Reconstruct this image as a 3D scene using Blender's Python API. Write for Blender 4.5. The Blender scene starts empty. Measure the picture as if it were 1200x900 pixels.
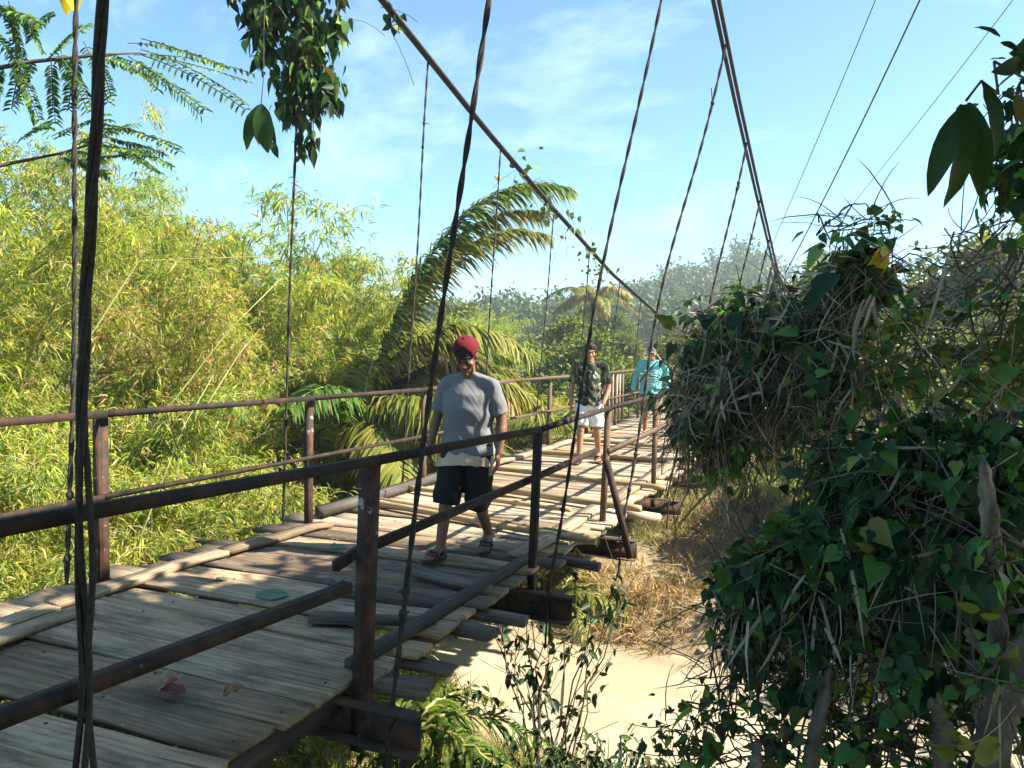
import bpy, math, random
import numpy as np
from mathutils import Vector, Matrix
PI = math.pi
rad = math.radians
SC = bpy.context.scene
COL = SC.collection

# ------------------------------------------------------------------ camera model
CAM_H, YAW, PITCH, ROLL, FOC = 1.5584, 0.40812, -0.04943, 0.01728, 893.24


def cam_axes():
    f = np.array([-math.sin(YAW) * math.cos(PITCH), math.cos(YAW) * math.cos(PITCH), math.sin(PITCH)])
    r0 = np.array([math.cos(YAW), math.sin(YAW), 0.0])
    u0 = np.cross(r0, f)
    r = math.cos(ROLL) * r0 + math.sin(ROLL) * u0
    u = -math.sin(ROLL) * r0 + math.cos(ROLL) * u0
    return r, u, f


AXR, AXU, AXF = cam_axes()


def at(px, py, d):
    """world point seen at photo pixel (1200x900) at depth d"""
    v = AXF + AXR * (px - 600) / FOC + AXU * (450 - py) / FOC
    return np.array([0, 0, CAM_H]) + v * d


# ------------------------------------------------------------------ mesh helpers
def mesh_from(name, V, faces, mats, uv=None, midx=None, smooth=False):
    """faces: list of int arrays (n,k)"""
    me = bpy.data.meshes.new(name)
    V = np.asarray(V, np.float32)
    me.vertices.add(len(V))
    me.vertices.foreach_set('co', V.ravel())
    faces = [np.asarray(f, np.int32) for f in faces if len(f)]
    nl = sum(f.size for f in faces)
    npoly = sum(len(f) for f in faces)
    me.loops.add(nl)
    me.polygons.add(npoly)
    li = np.concatenate([f.ravel() for f in faces])
    tot = np.concatenate([np.full(len(f), f.shape[1], np.int32) for f in faces])
    start = np.concatenate([[0], np.cumsum(tot)[:-1]]).astype(np.int32)
    me.loops.foreach_set('vertex_index', li)
    me.polygons.foreach_set('loop_start', start)
    me.polygons.foreach_set('loop_total', tot)
    if midx is not None:
        me.polygons.foreach_set('material_index', np.asarray(midx, np.int32))
    if smooth:
        me.polygons.foreach_set('use_smooth', np.ones(npoly, bool))
    if uv is not None:
        l = me.uv_layers.new(name='UVMap')
        l.data.foreach_set('uv', np.asarray(uv, np.float32)[li].ravel())
    for m in mats:
        me.materials.append(m)
    me.update()
    me.validate()
    return me


class MB:
    """collects shapes, then links ONE mesh object"""

    def __init__(self):
        self.V, self.F, self.UV, self.n, self.mi, self.cur = [], {}, [], 0, {}, 0

    def add(self, V, faces, uv=None):
        V = np.asarray(V, float).reshape(-1, 3)
        self.V.append(V)
        self.UV.append(np.zeros((len(V), 2)) if uv is None else np.asarray(uv, float))
        for f in faces:
            f = np.asarray(f, int)
            if f.ndim == 1:
                f = f[None]
            self.F.setdefault(f.shape[1], []).append(f + self.n)
            self.mi.setdefault(f.shape[1], []).append(np.full(len(f), self.cur))
        self.n += len(V)

    def box(self, c, s, R=None, jit=0.0, rng=None, uvo=None):
        """box with centre c, size s; R = 3x3 columns axes. UV: along local longest axis"""
        s = np.array(s, float) / 2
        q = np.array([[x, y, z] for z in (-1, 1) for y in (-1, 1) for x in (-1, 1)], float) * s
        if jit and rng is not None:
            q = q + rng.uniform(-jit, jit, q.shape)
        uvo = (random.random() * 50, random.random() * 50) if uvo is None else uvo
        o = np.argsort(-s)
        uv = np.stack([q[:, o[0]] + uvo[0], q[:, o[1]] + 0.7 * q[:, o[2]] + uvo[1]], 1)
        if R is not None:
            q = q @ np.asarray(R).T
        q = q + np.asarray(c)
        self.add(q, [[[0, 2, 3, 1], [4, 5, 7, 6], [0, 1, 5, 4], [2, 6, 7, 3], [0, 4, 6, 2], [1, 3, 7, 5]]], uv)

    def beam(self, a, b, w, h, up=(0, 0, 1)):
        """box from a to b, width w (sideways), height h (along up)"""
        a, b = np.asarray(a, float), np.asarray(b, float)
        y = b - a
        L = np.linalg.norm(y)
        y = y / L
        x = np.cross(y, up)
        x /= np.linalg.norm(x)
        z = np.cross(x, y)
        self.box((a + b) / 2, (w, L, h), np.stack([x, y, z], 1))

    def tube(self, pts, r, n=6, cap=True, squash=1.0):
        pts = np.asarray(pts, float)
        m = len(pts)
        r = np.broadcast_to(np.asarray(r, float), (m,))
        t = np.gradient(pts, axis=0)
        t /= np.linalg.norm(t, axis=1)[:, None] + 1e-12
        ref = np.array([0.13, 0.31, 0.94]) if abs(t[0, 2]) < 0.9 else np.array([0.97, 0.2, 0.1])
        x = np.cross(t, ref)
        x /= np.linalg.norm(x, axis=1)[:, None] + 1e-12
        y = np.cross(t, x)
        a = np.arange(n) * 2 * PI / n
        ring = x[:, None] * np.cos(a)[None, :, None] + y[:, None] * np.sin(a)[None, :, None] * squash
        V = pts[:, None] + ring * r[:, None, None]
        s = np.concatenate([[0], np.cumsum(np.linalg.norm(np.diff(pts, axis=0), axis=1))])
        o = random.random() * 40
        uv = np.stack([np.repeat(s[:, None], n, 1) + o, np.repeat((a / (2 * PI))[None], m, 0) * 0.3 + o], 2)
        i = np.arange(m - 1)[:, None] * n
        j = np.arange(n)[None]
        k = (j + 1) % n
        q = np.stack([i + j, i + k, i + n + k, i + n + j], 2).reshape(-1, 4)
        F = [q]
        if cap:
            F += [np.arange(n)[::-1][None], ((m - 1) * n + np.arange(n))[None]]
        self.add(V.reshape(-1, 3), F, uv.reshape(-1, 2))

    def loft(self, rings, n=16):
        """rings: (cx,cy,cz,rx,ry) stacked upward, closed"""
        a = np.arange(n) * 2 * PI / n
        V = []
        for cx, cy, cz, rx, ry in rings:
            V.append(np.stack([cx + rx * np.cos(a), cy + ry * np.sin(a), np.full(n, cz)], 1))
        V = np.concatenate(V)
        m = len(rings)
        i = np.arange(m - 1)[:, None] * n
        j = np.arange(n)[None]
        k = (j + 1) % n
        q = np.stack([i + j, i + k, i + n + k, i + n + j], 2).reshape(-1, 4)
        self.add(V, [q, np.arange(n)[::-1][None], ((m - 1) * n + np.arange(n))[None]])

    def ball(self, c, r, n=12, m=8, R=None):
        r = np.broadcast_to(np.asarray(r, float), (3,))
        th = np.linspace(0, PI, m + 1)[1:-1]
        a = np.arange(n) * 2 * PI / n
        V = [np.array([[0, 0, -1.0]])]
        for t in th:
            V.append(np.stack([np.sin(t) * np.cos(a), np.sin(t) * np.sin(a), np.full(n, -np.cos(t))], 1))
        V.append(np.array([[0, 0, 1.0]]))
        V = np.concatenate(V) * r
        if R is not None:
            V = V @ np.asarray(R).T
        V = V + np.asarray(c)
        T, Q = [], []
        L = m - 1
        for j in range(n):
            k = (j + 1) % n
            T.append([0, 1 + k, 1 + j])
            T.append([len(V) - 1, 1 + (L - 1) * n + j, 1 + (L - 1) * n + k])
            for i in range(L - 1):
                Q.append([1 + i * n + j, 1 + i * n + k, 1 + (i + 1) * n + k, 1 + (i + 1) * n + j])
        self.add(V, [np.array(T), np.array(Q)])

    def mesh(self, name, mats, smooth=False):
        if not isinstance(mats, (list, tuple)):
            mats = [mats]
        V = np.concatenate(self.V)
        UV = np.concatenate(self.UV)
        ks = list(self.F)
        fs = [np.concatenate(self.F[k]) for k in ks]
        mi = np.concatenate([np.concatenate(self.mi[k]) for k in ks])
        return mesh_from(name, V, fs, mats, UV, mi, smooth)

    def build(self, name, mats, parent=None, smooth=False, loc=None):
        return link(name, self.mesh(name, mats, smooth), parent, loc)


def link(name, me, parent=None, loc=None):
    o = bpy.data.objects.new(name, me)
    COL.objects.link(o)
    if parent is not None:
        o.parent = parent
        if parent.type == 'EMPTY' and loc is None and parent.get('_abs'):
            o.matrix_parent_inverse = Matrix.Identity(4)
            o.location = -Vector(parent.location)
    if loc is not None:
        o.location = loc
    return o


def tag(o, label=None, cat=None, group=None, kind=None):
    if label:
        o['label'] = label
    if cat:
        o['category'] = cat
    if group:
        o['group'] = group
    if kind:
        o['kind'] = kind
    return o


def thing(name, label, cat, loc=(0, 0, 0), group=None, rz=0.0):
    o = bpy.data.objects.new(name, None)
    COL.objects.link(o)
    o.location = loc
    o.rotation_euler = (0, 0, rz)
    o.empty_display_size = 0.2
    return tag(o, label, cat, group)


def copy_tree(o, parent=None):
    c = o.copy()
    COL.objects.link(c)
    c.parent = parent
    for ch in list(o.children):
        copy_tree(ch, c)
    return c


# ------------------------------------------------------------------ materials
def nodes(name):
    m = bpy.data.materials.new(name)
    m.use_nodes = True
    nt = m.node_tree
    b = nt.nodes['Principled BSDF']
    return m, nt, b


def N(nt, t, **kw):
    n = nt.nodes.new(t)
    for k, v in kw.items():
        if k in n.inputs.keys():
            n.inputs[k].default_value = v
        else:
            setattr(n, k, v)
    return n


def ramp(nt, stops, fac=None):
    n = nt.nodes.new('ShaderNodeValToRGB')
    e = n.color_ramp.elements
    while len(e) < len(stops):
        e.new(0.5)
    for i, (p, c) in enumerate(stops):
        e[i].position = p
        e[i].color = (*c, 1) if len(c) == 3 else c
    if fac is not None:
        nt.links.new(fac, n.inputs[0])
    return n.outputs[0]


def mixc(nt, fac, a, b, mode='MIX'):
    n = nt.nodes.new('ShaderNodeMix')
    n.data_type = 'RGBA'
    n.blend_type = mode
    for s, v in ((0, fac), (6, a), (7, b)):
        if isinstance(v, (int, float)):
            n.inputs[s].default_value = v
        elif isinstance(v, tuple):
            n.inputs[s].default_value = (*v, 1)
        else:
            nt.links.new(v, n.inputs[s])
    return n.outputs[2]


def noise(nt, vec, scale, detail=4, rough=0.6):
    n = N(nt, 'ShaderNodeTexNoise')
    n.inputs['Scale'].default_value = scale
    n.inputs['Detail'].default_value = detail
    n.inputs['Roughness'].default_value = rough
    if vec is not None:
        nt.links.new(vec, n.inputs['Vector'])
    return n.outputs[0]


def mapping(nt, out, scale):
    n = N(nt, 'ShaderNodeMapping')
    n.inputs['Scale'].default_value = scale
    nt.links.new(out, n.inputs['Vector'])
    return n.outputs[0]


def leaf_mat(name, stops, trans=0.45, gloss=0.35, tint=(1.15, 1.1, 0.5)):
    """per-leaf colour variation, translucency and a soft sheen"""
    m, nt, b = nodes(name)
    g = N(nt, 'ShaderNodeNewGeometry')
    oi = N(nt, 'ShaderNodeObjectInfo')
    c = ramp(nt, stops, g.outputs['Random Per Island'])
    tc = N(nt, 'ShaderNodeTexCoord')
    n1 = noise(nt, tc.outputs['Object'], 0.9, 3)
    k = ramp(nt, [(0.3, (0.72, 0.78, 0.7)), (0.7, (1.25, 1.2, 1.15))], n1)
    c = mixc(nt, 1.0, c, k, 'MULTIPLY')
    hs = N(nt, 'ShaderNodeHueSaturation')
    nt.links.new(c, hs.inputs['Color'])
    mr = N(nt, 'ShaderNodeMapRange')
    nt.links.new(oi.outputs['Random'], mr.inputs[0])
    mr.inputs[3].default_value = 0.485
    mr.inputs[4].default_value = 0.515
    nt.links.new(mr.outputs[0], hs.inputs['Hue'])
    c = hs.outputs[0]
    nt.links.new(c, b.inputs['Base Color'])
    b.inputs['Roughness'].default_value = 0.5
    b.inputs['Specular IOR Level'].default_value = gloss
    tr = N(nt, 'ShaderNodeBsdfTranslucent')
    nt.links.new(mixc(nt, 1.0, c, tint, 'MULTIPLY'), tr.inputs[0])
    mx = N(nt, 'ShaderNodeMixShader')
    mx.inputs[0].default_value = trans
    nt.links.new(b.outputs[0], mx.inputs[1])
    nt.links.new(tr.outputs[0], mx.inputs[2])
    nt.links.new(mx.outputs[0], nt.nodes['Material Output'].inputs[0])
    return m


def wood_mat(name, stops, stain=(0.05, 0.045, 0.04), rough=0.85, streak=26, bump=0.35, stain_amt=0.65):
    m, nt, b = nodes(name)
    tc = N(nt, 'ShaderNodeTexCoord')
    g = N(nt, 'ShaderNodeNewGeometry')
    uv = tc.outputs['UV']
    st = noise(nt, mapping(nt, uv, (1.1, streak, 1)), 1.6, 6, 0.65)
    c = ramp(nt, stops, st)
    oi = N(nt, 'ShaderNodeObjectInfo')
    sm = N(nt, 'ShaderNodeMath', operation='ADD')
    nt.links.new(g.outputs['Random Per Island'], sm.inputs[0])
    nt.links.new(oi.outputs['Random'], sm.inputs[1])
    fr = N(nt, 'ShaderNodeMath', operation='FRACT')
    nt.links.new(sm.outputs[0], fr.inputs[0])
    isl = ramp(nt, [(0, (0.52, 0.49, 0.46)), (0.25, (0.82, 0.74, 0.66)), (0.5, (0.92, 0.94, 0.96)), (0.75, (1.1, 1.04, 0.95)), (1, (1.28, 1.26, 1.22))], fr.outputs[0])
    c = mixc(nt, 1.0, c, isl, 'MULTIPLY')
    bl = noise(nt, mapping(nt, uv, (1.0, 2.6, 1)), 2.1, 5, 0.7)
    blr = ramp(nt, [(0.46, (0, 0, 0)), (0.72, (1, 1, 1))], bl)
    bm = N(nt, 'ShaderNodeMath', operation='MULTIPLY')
    nt.links.new(blr, bm.inputs[0])
    bm.inputs[1].default_value = stain_amt
    c = mixc(nt, bm.outputs[0], c, stain)
    # narrow dark checks along the grain
    cr = noise(nt, mapping(nt, uv, (0.8, 60, 1)), 1.3, 3, 0.5)
    crr = ramp(nt, [(0.62, (0, 0, 0)), (0.68, (0.8, 0.8, 0.8))], cr)
    c = mixc(nt, crr, c, stain)
    nt.links.new(c, b.inputs['Base Color'])
    b.inputs['Roughness'].default_value = rough
    b.inputs['Specular IOR Level'].default_value = 0.25
    bp = N(nt, 'ShaderNodeBump')
    bp.inputs['Strength'].default_value = bump
    bp.inputs['Distance'].default_value = 0.01
    sub = N(nt, 'ShaderNodeMath', operation='SUBTRACT')
    nt.links.new(st, sub.inputs[0])
    nt.links.new(crr, sub.inputs[1])
    nt.links.new(sub.outputs[0], bp.inputs['Height'])
    nt.links.new(bp.outputs[0], b.inputs['Normal'])
    return m


def noisy_mat(name, stops, scale=6, rough=0.8, bump=0.2, spec=0.3, metal=0.0, coord='Object', stretch=(1, 1, 1), bscale=None):
    m, nt, b = nodes(name)
    tc = N(nt, 'ShaderNodeTexCoord')
    v = mapping(nt, tc.outputs[coord], stretch)
    n = noise(nt, v, scale, 6, 0.65)
    nt.links.new(ramp(nt, stops, n), b.inputs['Base Color'])
    b.inputs['Roughness'].default_value = rough
    b.inputs['Specular IOR Level'].default_value = spec
    b.inputs['Metallic'].default_value = metal
    if bump:
        bp = N(nt, 'ShaderNodeBump')
        bp.inputs['Strength'].default_value = bump
        bp.inputs['Distance'].default_value = 0.02
        nt.links.new(noise(nt, v, bscale or scale * 3, 5) if True else n, bp.inputs['Height'])
        nt.links.new(bp.outputs[0], b.inputs['Normal'])
    return m


M = {}
M['bamboo_leaf'] = leaf_mat('bamboo_leaf', [(0, (0.06, 0.13, 0.02)), (0.25, (0.17, 0.26, 0.035)), (0.65, (0.33, 0.385, 0.06)),
                                            (0.9, (0.48, 0.44, 0.08)), (1, (0.55, 0.40, 0.16))], 0.5, 0.3, (1.3, 1.3, 0.5))
M['bamboo_leaf_dry'] = leaf_mat('bamboo_leaf_dry', [(0, (0.2, 0.2, 0.04)), (0.4, (0.36, 0.28, 0.09)), (0.8, (0.48, 0.31, 0.15)), (1, (0.5, 0.30, 0.19))], 0.4, 0.3)
M['bamboo_culm'] = noisy_mat('bamboo_culm', [(0.3, (0.16, 0.17, 0.05)), (0.7, (0.34, 0.30, 0.12))], 3, 0.5, 0.1)
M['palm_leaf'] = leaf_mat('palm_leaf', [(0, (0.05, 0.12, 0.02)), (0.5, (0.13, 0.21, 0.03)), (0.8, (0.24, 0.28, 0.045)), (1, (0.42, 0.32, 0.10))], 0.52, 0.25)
M['palm_leaf_lit'] = leaf_mat('palm_leaf_lit_yellow', [(0, (0.13, 0.17, 0.025)), (0.6, (0.22, 0.23, 0.035)), (1, (0.38, 0.30, 0.08))], 0.45, 0.4)  # yellower copy of palm_leaf, toned as fronds in the sun
M['palm_dry'] = leaf_mat('palm_leaf_dry', [(0, (0.28, 0.19, 0.08)), (1, (0.46, 0.33, 0.16))], 0.3, 0.2)
M['shrub_leaf'] = leaf_mat('shrub_leaf', [(0, (0.035, 0.085, 0.012)), (0.6, (0.10, 0.17, 0.02)), (1, (0.22, 0.24, 0.03))], 0.45, 0.4)
M['vine_leaf'] = leaf_mat('vine_leaf', [(0, (0.028, 0.07, 0.02)), (0.5, (0.07, 0.17, 0.035)), (0.85, (0.13, 0.26, 0.045)), (0.97, (0.24, 0.30, 0.05)), (1, (0.2, 0.13, 0.05))], 0.35, 0.35, (0.95, 1.3, 0.4))
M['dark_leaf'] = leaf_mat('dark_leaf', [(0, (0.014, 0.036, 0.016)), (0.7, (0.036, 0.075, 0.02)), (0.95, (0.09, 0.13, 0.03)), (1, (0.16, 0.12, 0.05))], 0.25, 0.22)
M['tree_leaf'] = leaf_mat('tree_leaf', [(0, (0.03, 0.07, 0.018)), (0.6, (0.06, 0.115, 0.022)), (1, (0.13, 0.17, 0.03))], 0.3, 0.3)
M['tree_leaf_pale'] = leaf_mat('tree_leaf_pale', [(0, (0.07, 0.12, 0.025)), (0.6, (0.13, 0.18, 0.03)), (1, (0.24, 0.24, 0.04))], 0.35, 0.3)
M['yellow_leaf'] = leaf_mat('yellow_leaf', [(0, (0.55, 0.36, 0.02)), (1, (0.75, 0.52, 0.03))], 0.5, 0.3)
M['straw'] = leaf_mat('dry_straw', [(0, (0.13, 0.105, 0.075)), (0.5, (0.30, 0.25, 0.18)), (1, (0.50, 0.43, 0.32))], 0.2, 0.2, (1, 0.9, 0.7))
M['dry_grass'] = leaf_mat('dry_grass', [(0, (0.24, 0.17, 0.07)), (0.5, (0.42, 0.31, 0.14)), (0.85, (0.52, 0.40, 0.20)), (1, (0.22, 0.22, 0.05))], 0.3, 0.2, (1.1, 1, 0.7))
M['grass'] = leaf_mat('green_grass', [(0, (0.05, 0.10, 0.015)), (0.6, (0.13, 0.18, 0.025)), (1, (0.30, 0.27, 0.06))], 0.4, 0.3)
M['twig'] = noisy_mat('twig', [(0.3, (0.05, 0.036, 0.026)), (0.7, (0.13, 0.10, 0.075))], 9, 0.9, 0.2)
M['bark'] = noisy_mat('bark', [(0.3, (0.07, 0.05, 0.035)), (0.7, (0.2, 0.16, 0.12))], 7, 0.9, 0.6, stretch=(1, 1, 0.25))
M['pale_bark'] = noisy_mat('pale_bark', [(0.3, (0.05, 0.036, 0.025)), (0.5, (0.15, 0.115, 0.08)), (0.66, (0.36, 0.29, 0.2))], 9, 0.9, 0.8, stretch=(1, 1, 0.35))
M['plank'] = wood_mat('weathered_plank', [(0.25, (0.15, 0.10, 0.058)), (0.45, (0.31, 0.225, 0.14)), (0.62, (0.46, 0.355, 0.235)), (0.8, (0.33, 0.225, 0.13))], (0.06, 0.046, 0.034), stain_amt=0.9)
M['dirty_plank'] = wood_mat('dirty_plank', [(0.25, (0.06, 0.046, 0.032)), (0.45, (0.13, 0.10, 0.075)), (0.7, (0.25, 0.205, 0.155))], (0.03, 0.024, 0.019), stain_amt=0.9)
M['tan_plank'] = wood_mat('sunlit_plank', [(0.25, (0.19, 0.14, 0.09)), (0.45, (0.34, 0.27, 0.185)), (0.7, (0.46, 0.38, 0.28))], (0.10, 0.07, 0.045), stain_amt=0.85)  # paler copy of the plank; colour carries the sun on the far stretch
M['dark_wood'] = wood_mat('dark_wood', [(0.25, (0.03, 0.026, 0.022)), (0.6, (0.075, 0.065, 0.055)), (0.85, (0.15, 0.13, 0.11))], (0.02, 0.017, 0.015))
M['pole'] = wood_mat('bamboo_pole', [(0.3, (0.28, 0.195, 0.09)), (0.6, (0.40, 0.295, 0.155)), (0.8, (0.50, 0.385, 0.22))], (0.15, 0.09, 0.04), 0.5, 18, 0.1, 0.6)


def rust_mat(name, base, rust, pale, amt=0.5, sc=23, lo=0.66):
    m, nt, b = nodes(name)
    tc = N(nt, 'ShaderNodeTexCoord')
    o = tc.outputs['Object']
    n1 = noise(nt, o, 7, 6, 0.7)
    n2 = noise(nt, o, sc, 5, 0.7)
    c = mixc(nt, ramp(nt, [(0.45, (0, 0, 0)), (0.62, (amt, amt, amt))], n1), base, rust)
    c = mixc(nt, ramp(nt, [(lo, (0, 0, 0)), (lo + 0.04, (0.8, 0.8, 0.8))], n2), c, pale)
    nt.links.new(c, b.inputs['Base Color'])
    b.inputs['Roughness'].default_value = 0.78
    b.inputs['Specular IOR Level'].default_value = 0.22
    bp = N(nt, 'ShaderNodeBump')
    bp.inputs['Strength'].default_value = 0.25
    bp.inputs['Distance'].default_value = 0.01
    nt.links.new(n2, bp.inputs['Height'])
    nt.links.new(bp.outputs[0], b.inputs['Normal'])
    return m


M['rail'] = rust_mat('rusted_rail', (0.022, 0.017, 0.014), (0.075, 0.036, 0.022), (0.13, 0.11, 0.10), 0.7)
M['tan_rail'] = rust_mat('sunlit_rail', (0.10, 0.065, 0.042), (0.17, 0.10, 0.06), (0.24, 0.19, 0.14))  # tan copy of the rail; sunlight on the far stretch is in the colour
M['post'] = rust_mat('rusted_post', (0.04, 0.027, 0.02), (0.13, 0.055, 0.033), (0.40, 0.40, 0.39), 0.8, 11, 0.63)
M['beam'] = rust_mat('rusted_beam', (0.045, 0.035, 0.028), (0.14, 0.065, 0.035), (0.16, 0.13, 0.11), 0.8)
M['cable'] = noisy_mat('wire_cable', [(0.3, (0.02, 0.018, 0.018)), (0.7, (0.055, 0.048, 0.045))], 30, 0.6, 0.3)
M['rope'] = noisy_mat('old_rope', [(0.3, (0.022, 0.018, 0.014)), (0.7, (0.065, 0.052, 0.04))], 40, 0.85, 0.5)
M['wire'] = noisy_mat('overhead_wire', [(0.3, (0.04, 0.04, 0.045)), (0.7, (0.08, 0.08, 0.09))], 8, 0.6, 0)

# ------------------------------------------------------------------ world, sun, camera
SUN_AZ, SUN_EL = rad(74), rad(44)     # azimuth clockwise from +Y
S = Vector((math.sin(SUN_AZ) * math.cos(SUN_EL), math.cos(SUN_AZ) * math.cos(SUN_EL), math.sin(SUN_EL)))
w = bpy.data.worlds.new('World')
SC.world = w
w.use_nodes = True
nt = w.node_tree
bg = nt.nodes['Background']
sky = N(nt, 'ShaderNodeTexSky')
sky.sky_type = 'NISHITA'
sky.sun_disc = False
sky.sun_elevation = SUN_EL
sky.sun_rotation = SUN_AZ
sky.altitude = 0
sky.air_density = 1.0
sky.dust_density = 0.6
sky.ozone_density = 2.0
tc = N(nt, 'ShaderNodeTexCoord')
mp = N(nt, 'ShaderNodeMapping')
mp.inputs['Rotation'].default_value = (0.25, 0.5, 0.7)
mp.inputs['Scale'].default_value = (1.6, 9.0, 9.0)
mp.inputs['Location'].default_value = (0.6, 1.3, 0.4)
nt.links.new(tc.outputs['Generated'], mp.inputs[0])
cn = noise(nt, mp.outputs[0], 0.9, 7, 0.62)
cm = ramp(nt, [(0.52, (0, 0, 0)), (0.8, (0.38, 0.38, 0.38))], cn)
col = mixc(nt, cm, sky.outputs[0], (11.0, 9.0, 8.2))
col = mixc(nt, 1.0, col, (0.68, 0.97, 1.06), 'MULTIPLY')
nt.links.new(col, bg.inputs[0])
bg.inputs[1].default_value = 0.073
sl = bpy.data.lights.new('sun', 'SUN')
sl.energy = 5.0
sl.angle = rad(0.53)
sl.color = (1.0, 0.93, 0.80)
so = bpy.data.objects.new('sun', sl)
COL.objects.link(so)
so.rotation_euler = (-S).to_track_quat('-Z', 'Y').to_euler()
so.location = (20, 5, 20)

cd = bpy.data.cameras.new('camera')
cam = bpy.data.objects.new('camera', cd)
COL.objects.link(cam)
cam.matrix_world = Matrix([[AXR[0], AXU[0], -AXF[0], 0], [AXR[1], AXU[1], -AXF[1], 0], [AXR[2], AXU[2], -AXF[2], CAM_H], [0, 0, 0, 1]])
cd.sensor_fit = 'HORIZONTAL'
cd.sensor_width = 36
cd.lens = FOC / 1200 * 36
cd.clip_start = 0.05
cd.clip_end = 3000
SC.camera = cam
SC.view_settings.view_transform = 'Standard'
SC.view_settings.look = 'None'
SC.view_settings.exposure = 1.88
SC.view_settings.gamma = 1.0
SC.view_settings.use_curve_mapping = False
SC.render.engine = 'CYCLES'
SC.cycles.max_bounces = 7
SC.cycles.diffuse_bounces = 3
SC.cycles.transmission_bounces = 4
SC.cycles.transparent_max_bounces = 4


# ------------------------------------------------------------------ leaves
def unit(a):
    return a / (np.linalg.norm(a, axis=-1, keepdims=True) + 1e-9)


def rand_dirs(rng, n):
    return unit(rng.normal(size=(n, 3)))


def template(kind):
    """leaf outline in (x along, y across, z lift), unit length, unit width"""
    if kind == 'blade':
        v = [(0, 0, 0), (0.35, 0.5, 0.03), (1, 0, -0.10), (0.35, -0.5, 0.03)]
        return np.array(v, float), [np.array([[0, 3, 2, 1]])]
    if kind == 'oval':
        v = [(0, 0, 0), (0.25, 0.40, 0.06), (0.65, 0.42, 0.05), (1, 0, -0.10), (0.65, -0.42, 0.05), (0.25, -0.40, 0.06)]
        return np.array(v, float), [np.array([[0, 3, 2, 1], [0, 5, 4, 3]])]
    if kind == 'heart':
        h = [(0.0, 0.0, 0.0), (-0.10, 0.22, 0.05), (0.05, 0.47, 0.09), (0.33, 0.50, 0.08), (0.62, 0.30, 0.03), (0.84, 0.10, -0.05), (1, 0, -0.12)]
        m = [(0.33, 0, -0.02), (0.66, 0, -0.05)]
        L = [(x, y, z) for x, y, z in h]
        Rr = [(x, -y, z) for x, y, z in h[1:-1]]
        v = np.array(L + Rr + m, float)
        # idx: 0 base,1..5 left,6 tip,7..11 right,12,13 mid
        q = np.array([[0, 12, 3, 2], [12, 13, 4, 3], [13, 6, 5, 4], [0, 8, 9, 12], [12, 9, 10, 13], [13, 10, 11, 6]])
        t = np.array([[0, 2, 1], [0, 7, 8]])
        return v, [q, t]
    if kind == 'lobed':
        h = [(0.0, 0.0, 0.0), (-0.12, 0.26, 0.04), (0.10, 0.46, 0.07), (0.36, 0.56, 0.08), (0.50, 0.38, 0.05), (0.72, 0.22, 0.0), (1, 0, -0.14)]
        m = [(0.3, 0, -0.03), (0.6, 0, -0.05)]
        L = list(h)
        Rr = [(x, -y, z) for x, y, z in h[1:-1]]
        v = np.array(L + Rr + m, float)
        q = np.array([[12, 4, 3, 2], [12, 13, 5, 4], [12, 8, 9, 10], [12, 10, 11, 13]])
        t = np.array([[0, 2, 1], [0, 12, 2], [13, 6, 5], [0, 7, 8], [0, 8, 12], [13, 11, 6]])
        return v, [q, t]
    if kind == 'lance':
        xs = [0, 0.08, 0.2, 0.35, 0.5, 0.65, 0.8, 0.92, 1.0]
        ws = [0.03, 0.2, 0.38, 0.48, 0.5, 0.45, 0.32, 0.15, 0.0]
        L = [(x, w_, 0.10 * w_ + 0.05 * math.sin(x * 3) - 0.14 * x * x + 0.012 * math.sin(x * 25)) for x, w_ in zip(xs, ws)]
        Mi = [(x, 0, 0.05 * math.sin(x * 3) - 0.14 * x * x) for x in xs]
        Rr = [(x, -w_, z) for x, w_, z in L]
        n = len(xs)
        q = [[i, n + i, n + i + 1, i + 1] for i in range(n - 1)] + [[n + i, 2 * n + i, 2 * n + i + 1, n + i + 1] for i in range(n - 1)]
        return np.array(L + Mi + Rr, float), [np.array(q)]
    if kind == 'strip':
        v = [(0, 0.35, 0), (0.35, 0.5, 0.05), (0.7, 0.4, 0.02), (1, 0.0, -0.12), (0.7, -0.4, 0.02), (0.35, -0.5, 0.05), (0, -0.35, 0)]
        return np.array(v, float), [np.array([[0, 6, 5, 1], [1, 5, 4, 2]]), np.array([[2, 4, 3]])]


class Leaves:
    def __init__(self):
        self.V, self.F, self.n = [], {}, 0

    def add(self, kind, P, D, Nn, L, W, droop=0.0):
        """P base points, D directions, Nn rough normals"""
        P, D = np.asarray(P, float), unit(np.asarray(D, float))
        n = len(P)
        if n == 0:
            return
        L = np.broadcast_to(np.asarray(L, float), (n,))
        W = np.broadcast_to(np.asarray(W, float), (n,))
        Y = unit(np.cross(np.asarray(Nn, float), D) + 1e-6)
        Z = np.cross(D, Y)
        t, F = template(kind)
        x, y, z = t[:, 0], t[:, 1], t[:, 2]
        V = P[:, None] + D[:, None] * (x[None, :, None] * L[:, None, None]) + Y[:, None] * (y[None, :, None] * W[:, None, None]) \
            + Z[:, None] * (z[None, :, None] * L[:, None, None])
        if droop is not 0.0:
            V[:, :, 2] -= (np.broadcast_to(droop, (n,))[:, None] * (x[None] ** 2)) * L[:, None]
        k = len(t)
        base = self.n + np.arange(n) * k
        for f in F:
            self.F.setdefault(f.shape[1], []).append((base[:, None, None] + f[None]).reshape(-1, f.shape[1]))
        self.V.append(V.reshape(-1, 3))
        self.n += n * k

    def mesh(self, name, mat):
        return mesh_from(name, np.concatenate(self.V), [np.concatenate(f) for f in self.F.values()], [mat])

    def build(self, name, mat, parent=None, loc=None):
        return link(name, self.mesh(name, mat), parent, loc)


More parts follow.
